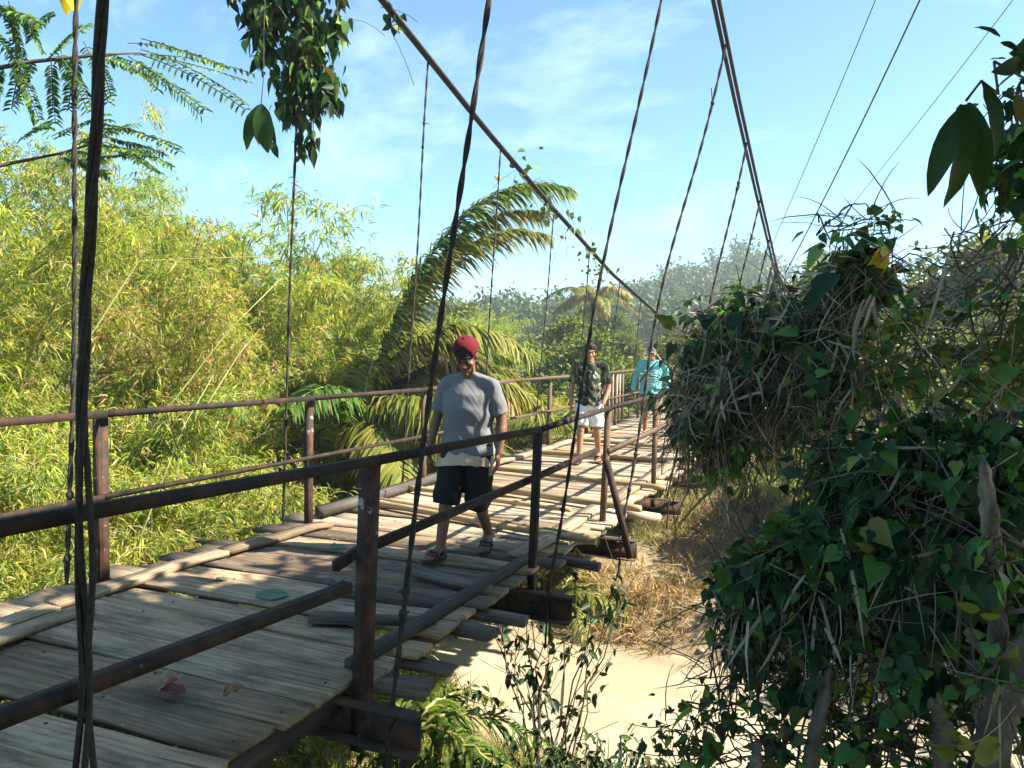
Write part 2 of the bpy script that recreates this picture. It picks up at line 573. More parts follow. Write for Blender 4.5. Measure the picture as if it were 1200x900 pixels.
def bez(a, b, c, n=8):
    t = np.linspace(0, 1, n)[:, None]
    a, b, c = map(lambda q: np.asarray(q, float), (a, b, c))
    return (1 - t) ** 2 * a + 2 * t * (1 - t) * b + t * t * c


# ------------------------------------------------------------------ terrain
def river_y(x):
    x = np.asarray(x, float)
    return 11.3 + np.where(x < -4.0, (-4.0 - x) * 1.0, 0.0) - np.where(x > 2, (x - 2) * 0.15, 0.0)


def smooth_noise(x, y, s=1.0, seed=0):
    r = np.random.default_rng(seed)
    o = 0
    for k in range(5):
        a, b, c, d = r.uniform(-1, 1, 4)
        f = s * (0.6 + 0.55 * k)
        o = o + np.sin(f * (x * math.cos(a * 3) + y * math.sin(a * 3)) + b * 9) * np.cos(f * (y * math.cos(c * 3) - x * math.sin(c * 3)) + d * 9) / (1 + k * 0.6)
    return o / 2.2


def ground_z(x, y):
    x, y = np.asarray(x, float), np.asarray(y, float)
    s = river_y(x) - y
    z = np.interp(s, [-60, -30, -17, -13.0, -8.0, -5.6, -2.4, -1.5, -0.7, 1.4, 2.5, 5, 8, 10.6, 14, 60],
                  [0.6, -0.2, -0.45, -0.7, -2.35, -2.75, -3.0, -3.55, -4.1, -4.1, -3.5, -2.75, -1.6, -0.75, -0.35, -0.1])
    z = z + 0.10 * smooth_noise(x, y, 0.9, 3) * np.clip((np.abs(s) - 1) / 3, 0, 1) + 0.5 * smooth_noise(x, y, 0.07, 5) * np.clip((np.abs(s) - 20) / 20, 0, 1)
    hill = 13 * np.exp(-(((x + 14) / 26) ** 2 + ((y - 150) / 34) ** 2)) + 3 * np.exp(-(((x - 60) / 60) ** 2 + ((y - 130) / 40) ** 2)) \
        + 3 * np.exp(-(((x + 95) / 50) ** 2 + ((y - 120) / 50) ** 2))
    return z + hill


def make_terrain():
    u = np.linspace(-1, 1, 241)
    g = np.sign(u) * (22 * np.abs(u) + 1500 * np.abs(u) ** 6)
    X, Y = np.meshgrid(g - 3, g + 10, indexing='ij')
    Z = ground_z(X, Y)
    n = len(g)
    V = np.stack([X, Y, Z], 2).reshape(-1, 3)
    i = np.arange(n - 1)[:, None] * n + np.arange(n - 1)[None]
    q = np.stack([i, i + n, i + n + 1, i + 1], 2).reshape(-1, 4)
    m, nt, b = nodes('ground')
    gm = N(nt, 'ShaderNodeNewGeometry')
    pos = gm.outputs['Position']
    sp = N(nt, 'ShaderNodeSeparateXYZ')
    nt.links.new(pos, sp.inputs[0])
    n1 = noise(nt, pos, 0.8, 6, 0.65)
    n2 = noise(nt, pos, 9, 5, 0.7)
    soil = ramp(nt, [(0.3, (0.10, 0.075, 0.045)), (0.6, (0.22, 0.17, 0.10)), (0.8, (0.30, 0.24, 0.15))], n2)
    green = ramp(nt, [(0.3, (0.05, 0.075, 0.018)), (0.7, (0.14, 0.15, 0.035))], n2)
    sand = mixc(nt, ramp(nt, [(0.40, (0, 0, 0)), (0.62, (0.75, 0.75, 0.75))], noise(nt, pos, 1.7, 6, 0.7)), ramp(nt, [(0.3, (0.24, 0.175, 0.10)), (0.7, (0.36, 0.275, 0.17))], n2), (0.15, 0.105, 0.06))
    c = mixc(nt, ramp(nt, [(0.42, (0, 0, 0)), (0.58, (1, 1, 1))], n1), soil, green)
    ad = N(nt, 'ShaderNodeMath', operation='MULTIPLY_ADD')
    nt.links.new(n1, ad.inputs[0])
    ad.inputs[1].default_value = 0.5
    nt.links.new(sp.outputs['Z'], ad.inputs[2])
    mr = N(nt, 'ShaderNodeMapRange')
    nt.links.new(ad.outputs[0], mr.inputs[0])
    mr.inputs[1].default_value = -2.3
    mr.inputs[2].default_value = -1.9
    mr.inputs[3].default_value = 1
    mr.inputs[4].default_value = 0
    c = mixc(nt, mr.outputs[0], c, sand)
    nt.links.new(c, b.inputs['Base Color'])
    b.inputs['Roughness'].default_value = 0.95
    b.inputs['Specular IOR Level'].default_value = 0.1
    bp = N(nt, 'ShaderNodeBump')
    bp.inputs['Strength'].default_value = 0.6
    bp.inputs['Distance'].default_value = 0.05
    nt.links.new(n2, bp.inputs['Height'])
    nt.links.new(bp.outputs[0], b.inputs['Normal'])
    o = link('ground', mesh_from('ground', V, [q], [m], smooth=True))
    tag(o, kind='structure')
    # river sheet
    m, nt, b = nodes('muddy_water')
    gm = N(nt, 'ShaderNodeNewGeometry')
    v = mapping(nt, gm.outputs['Position'], (0.25, 0.7, 1))
    n1 = noise(nt, v, 0.9, 5, 0.6)
    nt.links.new(ramp(nt, [(0.3, (0.24, 0.19, 0.12)), (0.5, (0.36, 0.30, 0.20)), (0.7, (0.46, 0.395, 0.29))], n1), b.inputs['Base Color'])
    b.inputs['Roughness'].default_value = 0.12
    b.inputs['Specular IOR Level'].default_value = 0.5
    bp = N(nt, 'ShaderNodeBump')
    bp.inputs['Strength'].default_value = 0.12
    bp.inputs['Distance'].default_value = 0.04
    nt.links.new(noise(nt, mapping(nt, gm.outputs['Position'], (1, 2.2, 1)), 5, 4), bp.inputs['Height'])
    nt.links.new(bp.outputs[0], b.inputs['Normal'])
    xs = np.linspace(-70, 60, 66)
    yc = river_y(xs)
    V = np.concatenate([np.stack([xs, yc - 4, np.full_like(xs, -3.6)], 1), np.stack([xs, yc + 4, np.full_like(xs, -3.6)], 1)])
    k = np.arange(65)
    o = link('river_water', mesh_from('river_water', V, [np.stack([k, k + 1, k + 67, k + 66], 1)], [m]))
    tag(o, kind='structure')


make_terrain()

# ------------------------------------------------------------------ the footbridge
XN, XF = -1.96, -4.205


def dk(y):
    """deck top height along the bridge (slight sag)"""
    return 0.006 * (5 - y) if y < 14 else -0.054 + 0.012 * (y - 14)


def cable_z(y):
    return float(np.interp(y, [-6, 0, 3, 6.35, 8.64, 10.89, 14.43, 19.6, 24], [9.0, 6.85, 5.83, 4.86, 4.26, 3.75, 3.01, 2.25, 1.9]))


bridge = thing('suspension_footbridge', 'weathered plank suspension footbridge with rusty railings hung from steel cables', 'footbridge', (-3.08, 5, 0))
bridge['_abs'] = 1
rg = np.random.default_rng(11)
random.seed(4)
# planks laid crosswise, uneven ends, a few gaps and tilts
y = 0.35
first = True
while y < 21.5:
    far = y > 5.6
    wd = rg.uniform(0.15, 0.22) if y > 5 else rg.uniform(0.19, 0.29)
    xn = XN + 0.06 + rg.uniform(-0.10, 0.10)
    if y < 3.0:
        xn = XN - 0.10 + rg.uniform(-0.05, 0.05)
    xf = XF - 0.12 - rg.uniform(-0.05, 0.28)
    sk = rg.normal(0, 0.018) + 0.03
    zc = dk(y) - 0.022 + rg.normal(0, 0.005)
    til = rg.normal(0, 0.006)
    roll = rg.normal(0, 0.03)
    mb = MB()
    # plank cut into sections so its edges wander and its face cups a little
    m = 9
    xs = np.linspace(xf, xn, m)
    ya = y - wd / 2 + np.cumsum(rg.normal(0, 0.005, m))
    yb = y + wd / 2 + np.cumsum(rg.normal(0, 0.005, m))
    if rg.random() < 0.35:
        yb[-2:] -= rg.uniform(0.02, 0.07)
        ya[-1] += rg.uniform(0, 0.04)
    zz = zc + til * np.linspace(-1, 1, m) + np.cumsum(rg.normal(0, 0.002, m))
    sky_ = sk * (xs - (xf + xn) / 2)
    th = 0.03
    V, UV = [], []
    uo, vo = rg.uniform(0, 60), rg.uniform(0, 60)
    for k in range(m):
        for yy, zz2, vv in ((ya[k], zz[k] - roll * wd / 2 + 0.016, 0), (yb[k], zz[k] + roll * wd / 2 + 0.016, wd),
                            (yb[k] - 0.004, zz[k] + roll * wd / 2 - th + 0.016, wd + th), (ya[k] + 0.004, zz[k] - roll * wd / 2 - th + 0.016, -th)):
            V.append((xs[k], yy + sky_[k], zz2))
            UV.append((xs[k] + uo, vv + vo))
    F = []
    for k in range(m - 1):
        for e in range(4):
            a = k * 4 + e
            b2 = k * 4 + (e + 1) % 4
            F.append([a, a + 4, b2 + 4, b2])
    F += [[0, 1, 2, 3], [(m - 1) * 4 + 3, (m - 1) * 4 + 2, (m - 1) * 4 + 1, (m - 1) * 4]]
    mb.add(V, [np.array(F)], UV)
    mb.cur = 1
    if y < 9:
        for bx in (-2.12, -2.9, -3.6, -4.2):
            if rg.random() < 0.85:
                yy = y + rg.uniform(-0.25, 0.25) * wd
                kx = (bx - xf) / (xn - xf)
                if not 0.02 < kx < 0.98:
                    continue
                zt = np.interp(kx, np.linspace(0, 1, m), zz) + roll * (yy - y) + 0.016
                yy += sk * (bx - (xf + xn) / 2)
                mb.tube([(bx, yy, zt - 0.004), (bx + 0.001, yy, zt + 0.0035)], 0.0075, 7)
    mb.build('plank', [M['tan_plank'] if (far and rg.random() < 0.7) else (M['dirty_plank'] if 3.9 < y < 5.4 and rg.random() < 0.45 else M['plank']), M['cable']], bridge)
    y += wd + rg.uniform(0.004, 0.022) + (rg.uniform(0.03, 0.07) if rg.random() < 0.10 else 0)


def edge_board(x0, y0, x1, y1, wdt, th, mat, z=0.0):
    mb = MB()
    m = 7
    t = np.linspace(0, 1, m)
    xs = x0 + (x1 - x0) * t + rg.normal(0, 0.008, m)
    ys = y0 + (y1 - y0) * t
    w0 = wdt * (1 + rg.normal(0, 0.06, m))
    z0 = np.array([dk(v) for v in ys]) + 0.006 + z + rg.normal(0, 0.004, m)
    uo = rg.uniform(0, 60)
    V, UV = [], []
    for k in range(m):
        for dx, dz, v in ((-0.5, th, 0), (0.5, th, wdt), (0.5, 0, wdt + th), (-0.5, 0, -th)):
            V.append((xs[k] + dx * w0[k], ys[k], z0[k] + dz))
            UV.append((ys[k] + uo, v + uo))
    F = []
    for k in range(m - 1):
        for e in range(4):
            a, b2 = k * 4 + e, k * 4 + (e + 1) % 4
            F.append([a, b2, b2 + 4, a + 4])
    F += [[3, 2, 1, 0], [(m - 1) * 4, (m - 1) * 4 + 1, (m - 1) * 4 + 2, (m - 1) * 4 + 3]]
    mb.add(V, [np.array(F)], UV)
    return mb.build('edge_board', mat, bridge)


edge_board(-3.98, 0.6, -4.03, 2.86, 0.15, 0.035, M['plank'])
edge_board(-3.82, 2.0, -3.88, 2.95, 0.13, 0.03, M['plank'], 0.002)
edge_board(-4.08, 2.90, -4.10, 4.20, 0.15, 0.035, M['plank'])
edge_board(-4.10, 4.22, -4.00, 5.3, 0.13, 0.035, M['plank'])
edge_board(-4.22, 5.5, -4.27, 8.2, 0.10, 0.09, M['dark_wood'])
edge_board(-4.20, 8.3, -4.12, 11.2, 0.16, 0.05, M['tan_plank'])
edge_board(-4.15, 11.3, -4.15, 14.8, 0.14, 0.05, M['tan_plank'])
edge_board(-2.08, 2.95, -2.05, 5.05, 0.075, 0.042, M['dark_wood'])
edge_board(-2.13, 5.1, -2.12, 7.5, 0.16, 0.035, M['plank'], 0.005)
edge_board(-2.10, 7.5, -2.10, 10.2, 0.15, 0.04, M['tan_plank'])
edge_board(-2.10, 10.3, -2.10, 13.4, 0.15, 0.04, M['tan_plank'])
# lengthwise bearers under the planks
for x in (-2.12, -2.9, -3.6, -4.2):
    mb = MB()
    for a in range(0, 22, 4):
        mb.beam((x, a + 0.01, dk(a) - 0.105), (x, min(a + 4, 21.6), dk(a + 4) - 0.105), 0.09, 0.11)
    mb.build('bearer', M['dark_wood'], bridge)
# short broken boards sticking out at the near edge
for (x, y, ln, a, z) in ((-2.35, 3.55, 0.7, 0.5, 0.012), (-2.45, 3.9, 0.8, 0.12, 0.012), (-2.30, 4.35, 0.6, -0.1, 0.013), (-2.0, 3.32, 0.5, 0.1, -0.07), (-1.95, 3.82, 0.42, -0.06, -0.06), (-1.92, 4.12, 0.5, 0.16, -0.075), (-1.95, 3.02, 0.45, 0.3, -0.065), (-1.86, 5.45, 0.5, 0.0, -0.065), (-1.80, 7.35, 0.45, 0.08, -0.065)):
    mb = MB()
    mb.box((0, 0, 0), (ln, 0.13, 0.04), jit=0.015, rng=rg)
    o = mb.build('broken_board', M['dirty_plank'] if y < 6 else M['tan_plank'], bridge)
    o.location = Vector((x, y, dk(y) + z)) - bridge.location
    o.rotation_euler = (rg.normal(0, 0.1), 0.06, a)
# bamboo poles lashed across the planks
for (y0, y1, xa, xb, r) in ((6.15, 5.68, -4.15, -1.72, 0.032), (6.28, 5.80, -4.2, -1.80, 0.03), (7.5, 7.05, -4.0, -1.70, 0.04), (8.7, 8.35, -4.2, -1.78, 0.033), (7.0, 6.75, -4.2, -2.3, 0.028), (10.4, 10.6, -4.1, -1.8, 0.035), (12.2, 12.0, -4.2, -1.8, 0.035)):
    mb = MB()
    n = 26
    t = np.linspace(0, 1, n)
    rr = r * (1 + 0.10 * (np.abs((t * 6) % 1 - 0.5) < 0.05)) * (1 - 0.15 * t)
    P = np.stack([xa + (xb - xa) * t, y0 + (y1 - y0) * t, np.array([dk(v) for v in y0 + (y1 - y0) * t]) + r + 0.012 + 0.004 * np.sin(t * 7)], 1)
    mb.tube(P, rr, 9)
    mb.build('bamboo_pole', M['pole'], bridge, smooth=True)

# posts, cross beams, rails
NY = [0.95, 2.88, 4.90, 6.66, 8.70, 10.6, 12.5, 14.5, 16.4, 18.4, 20.4]
FY = [1.35, 3.32, 5.36, 7.34, 9.35, 11.3, 13.25, 15.2, 17.1, 19.0, 20.9]


def channel_mesh(L, h=0.185, fl=0.085, t=0.012):
    """C section along x, web facing -y side set back, from x=0 (near end) to -L"""
    mb = MB()
    mb.box((-L / 2, 0.03, 0), (L, t, h - 2 * t), uvo=(0, 0))
    for s in (1, -1):
        mb.box((-L / 2, 0.03 - fl / 2 + t / 2, s * (h / 2 - t / 2)), (L, fl, t), uvo=(0, 0))
    mb.box((-0.006, 0.03 - fl / 2 + t / 2 - 0.0, 0), (0.008, fl - 0.01, h - 2 * t - 0.004), uvo=(0, 0)) if False else None
    for x in (-0.14, -0.30):
        mb.tube([(x, 0.022, 0), (x, 0.005, 0)], 0.012, 6)
    return mb.mesh('cross_beam', M['beam'])


cm_ = channel_mesh(3.35)
for i, y in enumerate(NY):
    o = link('cross_beam', cm_, bridge)
    o.location = Vector((-1.645 + rg.uniform(-0.02, 0.02), y - 0.03, dk(y) - (0.175 if i == 1 else 0.235))) - bridge.location
    o.rotation_euler = (0, 0, rg.normal(0, 0.012))


def post(x, y, top, bot, wdt, lean, mat):
    """angle iron post"""
    mb = MB()
    a, b2 = np.array((x, y, bot)), np.array((x + lean[0], y + lean[1], top))
    d = unit(b2 - a)
    mb.beam(a, b2, wdt, 0.008, (0, 1, 0))
    mb.beam(a + (wdt / 2 - 0.004, 0.0045 + wdt / 2, 0), b2 + (wdt / 2 - 0.004, 0.0045 + wdt / 2, 0), 0.008, wdt, (0, 1, 0))
    return mb.build('rail_post', mat, bridge)


post(XN, 0.95, dk(1) + 1.05, dk(1) - 0.36, 0.075, (0, 0), M['rail'])
post(XN - 0.03, 2.87, 1.03, -0.32, 0.066, (0.04, 0.0), M['post'])
post(XN + 0.005, 4.90, 0.965, -0.28, 0.048, (0.03, 0.0), M['rail'])
post(XN - 0.01, 6.66, 1.02, -0.28, 0.048, (0.04, 0.0), M['tan_rail'])
post(XN, 8.70, 1.03, -0.28, 0.048, (0.0, 0), M['tan_rail'])
for y in NY[5:]:
    post(XN, y, dk(y) + 1.05, dk(y) - 0.28, 0.06, (rg.normal(0, 0.02), 0), M['tan_rail'])
for i, y in enumerate(FY):
    post(XF - 0.05, y, dk(y) + 1.06, dk(y) - 0.28, 0.058 if i < 2 else 0.05, (0.02 + rg.normal(0, 0.015), 0), M['post'] if i < 3 else M['tan_rail'])


def rail(name, x, pts, wdt, h, mat):
    mb = MB()
    for (ya, za), (yb, zb) in zip(pts[:-1], pts[1:]):
        mb.beam((x, ya, za), (x, yb + 0.003, zb), wdt, h)
    return mb.build(name, mat, bridge)


rail('top_rail', XN + 0.05, [(0.2, 1.115), (2.9, 1.035), (4.92, 0.985)], 0.032, 0.042, M['rail'])
rail('top_rail', XN + 0.053, [(4.93, 0.985), (6.66, 1.02), (8.7, 1.035)], 0.03, 0.036, M['rail'])
rail('top_rail', XN + 0.05, [(8.71, 1.035), (12.5, 1.05), (16.4, 1.06), (20.4, 1.12)], 0.03, 0.04, M['tan_rail'])
rail('mid_rail', XN + 0.05, [(0.2, 0.665), (2.68, 0.515)], 0.045, 0.045, M['rail'])      # broken: its end hangs free
rail('mid_rail', XN - 0.06, [(2.74, 0.575), (2.9, 0.60), (4.86, 0.605), (6.62, 0.625)], 0.03, 0.045, M['rail'])
rail('mid_rail', XN + 0.05, [(6.64, 0.625), (9.5, 0.655), (13, 0.65), (20.4, 0.68)], 0.03, 0.05, M['tan_rail'])
rail('top_rail', XF + 0.02, [(0.3, 1.10), (3.33, 1.095)], 0.035, 0.045, M['rail'])
rail('top_rail', XF + 0.022, [(3.34, 1.095), (5.36, 1.08), (7.35, 1.07)], 0.035, 0.04, M['rail'])
rail('top_rail', XF + 0.02, [(7.36, 1.07), (9.72, 1.08), (13.3, 1.07), (20.9, 1.1)], 0.04, 0.045, M['tan_rail'])
rail('mid_rail', XF + 0.03, [(0.3, 0.60), (3.3, 0.58), (7.36, 0.56)], 0.03, 0.03, M['rail'])
rail('mid_rail', XF + 0.03, [(7.37, 0.56), (13.8, 0.56), (20.9, 0.6)], 0.03, 0.032, M['tan_rail'])
# diagonal stay at the third near post and a short row of pickets at the far rail
mb = MB()
mb.beam((XN + 0.045, 6.60, 0.55), (XN + 0.30, 6.55, -0.30), 0.05, 0.05, (0, 1, 0))
mb.build('diagonal_stay', M['rail'], bridge)
for k in range(9):
    y = 13.5 + k * 0.26
    mb = MB()
    mb.beam((XF, y, dk(y) + 0.10), (XF, y + rg.normal(0, 0.02), 1.03), 0.05, 0.022, (0, 1, 0))
    mb.build('picket', M['tan_plank'], bridge)

# main cables (a pair on each side) and clamps
for (x, off) in ((-4.2, 0.0), (-4.2, 0.036), (-1.17, 0.0), (-1.17, 0.046)):
    ys = np.linspace(-3, 23, 60)
    P = np.stack([np.full(60, x + off), ys, [cable_z(v) + off * 0.3 for v in ys]], 1)
    mb = MB()
    mb.tube(P, 0.02, 7)
    mb.build('main_cable', M['cable'], bridge, smooth=True)


def strands(P, r, ns, tw):
    """rope of ns twisted strands along polyline P"""
    P = np.asarray(P, float)
    s = np.concatenate([[0], np.cumsum(np.linalg.norm(np.diff(P, axis=0), axis=1))])
    n = max(12, int(s[-1] / 0.035))
    q = np.linspace(0, s[-1], n)
    Q = np.stack([np.interp(q, s, P[:, k]) for k in range(3)], 1)
    out = []
    for k in range(ns):
        a = q * tw + k * 2 * PI / ns
        out.append(Q + np.stack([np.cos(a), np.sin(a), np.zeros(n)], 1) * r * 0.75)
    return out


def hanger(x0, y0, z0, x1, y1, r, wob=0.015, name='hanger', ns=2, seed=0, knots=2, bow=0.0):
    rr = np.random.default_rng(seed)
    z1 = cable_z(y1)
    n = 24
    t = np.linspace(0, 1, n)
    P = np.stack([x0 + (x1 - x0) * t, y0 + (y1 - y0) * t, z0 + (z1 - z0) * t], 1)
    ph = rr.uniform(0, 6, 4)
    P[:, 0] += (wob * np.sin(t * 9 + ph[0]) + bow * np.sin(t * PI)) * np.sin(t * PI) ** 0.5
    P[:, 1] += wob * np.sin(t * 7 + ph[1]) * np.sin(t * PI) ** 0.5
    mb = MB()
    for Q in strands(P, r, ns, 16):
        mb.tube(Q, r, 5)
    for k in range(knots):
        tk = rr.choice([rr.uniform(0.04, 0.16), rr.uniform(0.8, 0.97)])
        c = np.array([np.interp(tk, t, P[:, i]) for i in range(3)])
        mb.ball(c, (r * 2.4, r * 2.4, r * 3.2), 7, 5)
        mb.tube([c, c + rr.normal(0, 0.04, 3)], r * 0.6, 4)
    # stirrup round the beam
    mb.tube([(x0 + 0.03, y0, z0), (x0 + 0.03, y0 - 0.075, z0 - 0.06), (x0 + 0.02, y0 - 0.08, z0 - 0.36), (x0 + 0.0, y0 + 0.05, z0 - 0.38), (x0, y0 + 0.055, z0 - 0.06), (x0, y0, z0)], r * 0.9, 5)
    return mb.build(name, M['rope'], bridge, smooth=True)


# thick near hanger: two bundles that part above the beam
mb = MB()
zt = cable_z(1.7)
t = np.linspace(0, 1, 30)
P = np.stack([-1.88 + 0.38 * t ** 1.2, 1.37 + 0.08 * t + 0.02 * np.sin(t * 14), -0.1 + (zt + 0.1) * t], 1)
P[:, 0] += 0.018 * np.sin(t * 22) * (t < 0.8)
for k, Q in enumerate(strands(P, 0.0105, 3, 7)):
    lo = np.clip(1 - (Q[:, 2] + 0.1) / 1.35, 0, 1)
    spread = 0.022 * (np.sin(np.clip(lo, 0, 1) * PI * 2.0) ** 2 + 0.25) * (lo > 0)
    Q[:, 0] += spread * (k - 1)
    Q[:, 1] += spread * (k - 1) * 0.3
    mb.tube(Q, 0.0085, 6)
mb.build('hanger', M['rope'], bridge, smooth=True)
hanger(-1.80, 2.86, -0.10, -1.17, 3.4, 0.0088, 0.022, seed=1, knots=3, bow=-0.08)
hanger(-1.80, 4.84, -0.12, -1.14, 5.70, 0.0078, 0.014, seed=2, knots=2, bow=-0.05)
hanger(-1.78, 6.60, -0.12, -1.14, 7.7, 0.0085, 0.02, seed=3, knots=3, bow=-0.08)
hanger(-1.78, 8.65, -0.12, -1.14, 9.6, 0.009, 0.015, seed=4)
hanger(-1.78, 10.55, -0.12, -1.14, 11.3, 0.009, 0.01, seed=5)
for i, y in enumerate(NY[6:9]):
    hanger(-1.78, y - 0.05, dk(y) - 0.13, -1.14, y + 0.4, 0.009, 0.01, seed=6 + i)
for i, y in enumerate(FY):
    hanger(-4.47, y - 0.06, dk(y) - 0.15, -4.2, y - 0.15 + 0.1 * (i % 2), 0.010 if i == 1 else 0.0075, 0.012 if i == 1 else 0.006, seed=30 + i, knots=5 if i == 1 else 2)

# ------------------------------------------------------------------ overhead wires to the right
for k, (a, b2, c, d, r) in enumerate((((1078, 0), 9, (940, 292), 14, 0.011), ((1026, 0), 16, (912, 275), 26, 0.011), ((1187, 0), 16, (985, 262), 26, 0.010))):
    A, B = at(*a, b2), at(*c, d)
    A2 = A + (A - B) * 0.9
    B2 = B + (B - A) * 0.25
    t = np.linspace(0, 1, 20)[:, None]
    P = A2 + (B2 - A2) * t
    P[:, 2] -= 0.25 * np.sin(t[:, 0] * PI)
    P[:, 2] += 0.25 * np.sin(PI * 0.42)
    mb = MB()
    mb.tube(P, r, 6)
    o = mb.build('guy_wire', M['wire'])
    tag(o, ['thicker dark wire slanting down beside the twin cables into the vine hump', 'thin wire slanting just right of the twin cables',
            'faint thin wire running behind the long hanging leaves'][k], 'wire', 'wires overhead')

# ------------------------------------------------------------------ fallen leaves on the deck
def curled_leaf(name, label, x, y, L, W, mat, curl, rz, group=None):
    n, m = 7, 9
    t = np.linspace(0, 1, m)
    V = []
    for i in range(m):
        hw = W / 2 * math.sin(PI * min(1, t[i] * 0.92 + 0.06)) ** 0.8
        for j in range(n):
            v = (j / (n - 1) - 0.5) * 2
            V.append(((t[i] - 0.5) * L, v * hw * (1 - 0.3 * curl), 0.012 + curl * hw * abs(v) ** 1.6 * (1 + 0.4 * math.sin(t[i] * 9)) + 0.01 * curl * math.sin(t[i] * 13 + j)))
    V = np.array(V)
    idx = np.arange(m * n).reshape(m, n)
    q = np.stack([idx[:-1, :-1], idx[1:, :-1], idx[1:, 1:], idx[:-1, 1:]], 2).reshape(-1, 4)
    me = mesh_from(name, V, [q], [mat], smooth=True)
    o = link(name, me)
    o.location = (x, y, dk(y) + 0.006)
    o.rotation_euler = (0.06, 0.05, rz)
    return tag(o, label, 'leaf', group)


M['dry_leaf'] = noisy_mat('dry_leaf', [(0.3, (0.22, 0.14, 0.08)), (0.7, (0.42, 0.30, 0.19))], 14, 0.8, 0.2)
M['red_leaf'] = noisy_mat('red_leaf', [(0.3, (0.10, 0.025, 0.025)), (0.7, (0.22, 0.06, 0.055))], 14, 0.7, 0.2)
M['fallen_green'] = noisy_mat('fallen_green', [(0.3, (0.06, 0.10, 0.06)), (0.7, (0.13, 0.18, 0.12))], 10, 0.6, 0.1)
curled_leaf('fallen_leaf', 'large curled dry brown leaf on the near planks', -2.70, 2.46, 0.17, 0.12, M['dry_leaf'], 0.75, 1.9)
curled_leaf('fallen_leaf', 'dark red fallen leaf beside the curled brown one', -2.615, 2.40, 0.11, 0.10, M['red_leaf'], 0.4, 0.3)
curled_leaf('fallen_leaf', 'small folded tan leaf near the plank ends', -2.39, 2.52, 0.11, 0.06, M['dry_leaf'], 1.1, 1.5)
curled_leaf('fallen_leaf', 'largest flat green leaf lying behind the broken rail', -3.13, 3.62, 0.20, 0.18, M['fallen_green'], 0.06, 0.6)
curled_leaf('fallen_leaf', 'green leaf touching the free end of the broken rail', -2.96, 4.05, 0.15, 0.12, M['fallen_green'], 0.35, 2.2)
curled_leaf('fallen_leaf', 'small green leaf close to the far edge boards', -3.46, 4.72, 0.14, 0.10, M['fallen_green'], 0.2, 0.2)
curled_leaf('fallen_leaf', 'tiny green leaf on a plank between far post and cable', -3.62, 3.72, 0.09, 0.07, M['fallen_green'], 0.2, 1.2)
curled_leaf('fallen_leaf', 'dull green leaf just below the broken rail', -2.88, 3.18, 0.12, 0.09, M['fallen_green'], 0.1, 2.9)
lv = Leaves()
for k in range(170):
    y = rg.uniform(1.2, 6)
    x = rg.uniform(-4, -2.1)
    lv.add('oval', [[x, y, dk(y) + 0.012]], [[rg.normal(), rg.normal(), 0.1]], [[0, 0, 1]], rg.uniform(0.012, 0.04), rg.uniform(0.005, 0.014))
tag(lv.build('leaf_litter', M['dry_grass']), kind='stuff')

# ------------------------------------------------------------------ people
def remesh(mb, name, voxel, smooth=4, noise_amp=0.0, seed=0, fold=None):
    """merge overlapping shapes into one continuous surface"""
    me = mb.mesh(name + '_tmp', [], True)
    ob = bpy.data.objects.new(name + '_tmp', me)
    COL.objects.link(ob)
    r = ob.modifiers.new('r', 'REMESH')
    r.mode = 'VOXEL'
    r.voxel_size = voxel
    s = ob.modifiers.new('s', 'SMOOTH')
    s.factor = 0.5
    s.iterations = smooth
    dg = bpy.context.evaluated_depsgraph_get()
    out = bpy.data.meshes.new_from_object(ob.evaluated_get(dg))
    bpy.data.objects.remove(ob)
    bpy.data.meshes.remove(me)
    out.name = name
    n = len(out.vertices)
    co = np.empty(n * 3, np.float32)
    out.vertices.foreach_get('co', co)
    co = co.reshape(-1, 3)
    if noise_amp:
        no = np.empty(n * 3, np.float32)
        out.vertices.foreach_get('normal', no)
        no = no.reshape(-1, 3)
        x, y, z = co.T
        q = 0.45 * smooth_noise(x * 1.0 + 0.6 * z + seed, z * 0.9 + y - 0.5 * x, 11, seed + 1) + 0.7 * smooth_noise(x + z * 1.3, y * 1.5 - z * 0.5 + x, 22, seed + 4)
        if fold is not None:
            q = q + fold(co)
        co = co + no * (q * noise_amp)[:, None]
        out.vertices.foreach_set('co', co.ravel())
    out.polygons.foreach_set('use_smooth', np.ones(len(out.polygons), bool))
    out.update()
    return out


def skin_mat(name, a, b2):
    m, nt, b = nodes(name)
    tc = N(nt, 'ShaderNodeTexCoord')
    nt.links.new(ramp(nt, [(0.3, a), (0.7, b2)], noise(nt, tc.outputs['Object'], 9, 4)), b.inputs['Base Color'])
    b.inputs['Roughness'].default_value = 0.5
    b.inputs['Specular IOR Level'].default_value = 0.4
    b.inputs['Subsurface Weight'].default_value = 0.08
    b.inputs['Subsurface Radius'].default_value = (0.02, 0.008, 0.004)
    return m


def cloth_mat(name, stops, scale=3, rough=0.9, weave=0.12):
    m = noisy_mat(name, stops, scale, rough, weave, 0.15, bscale=160)
    m.node_tree.nodes['Principled BSDF'].inputs['Sheen Weight'].default_value = 0.02
    return m


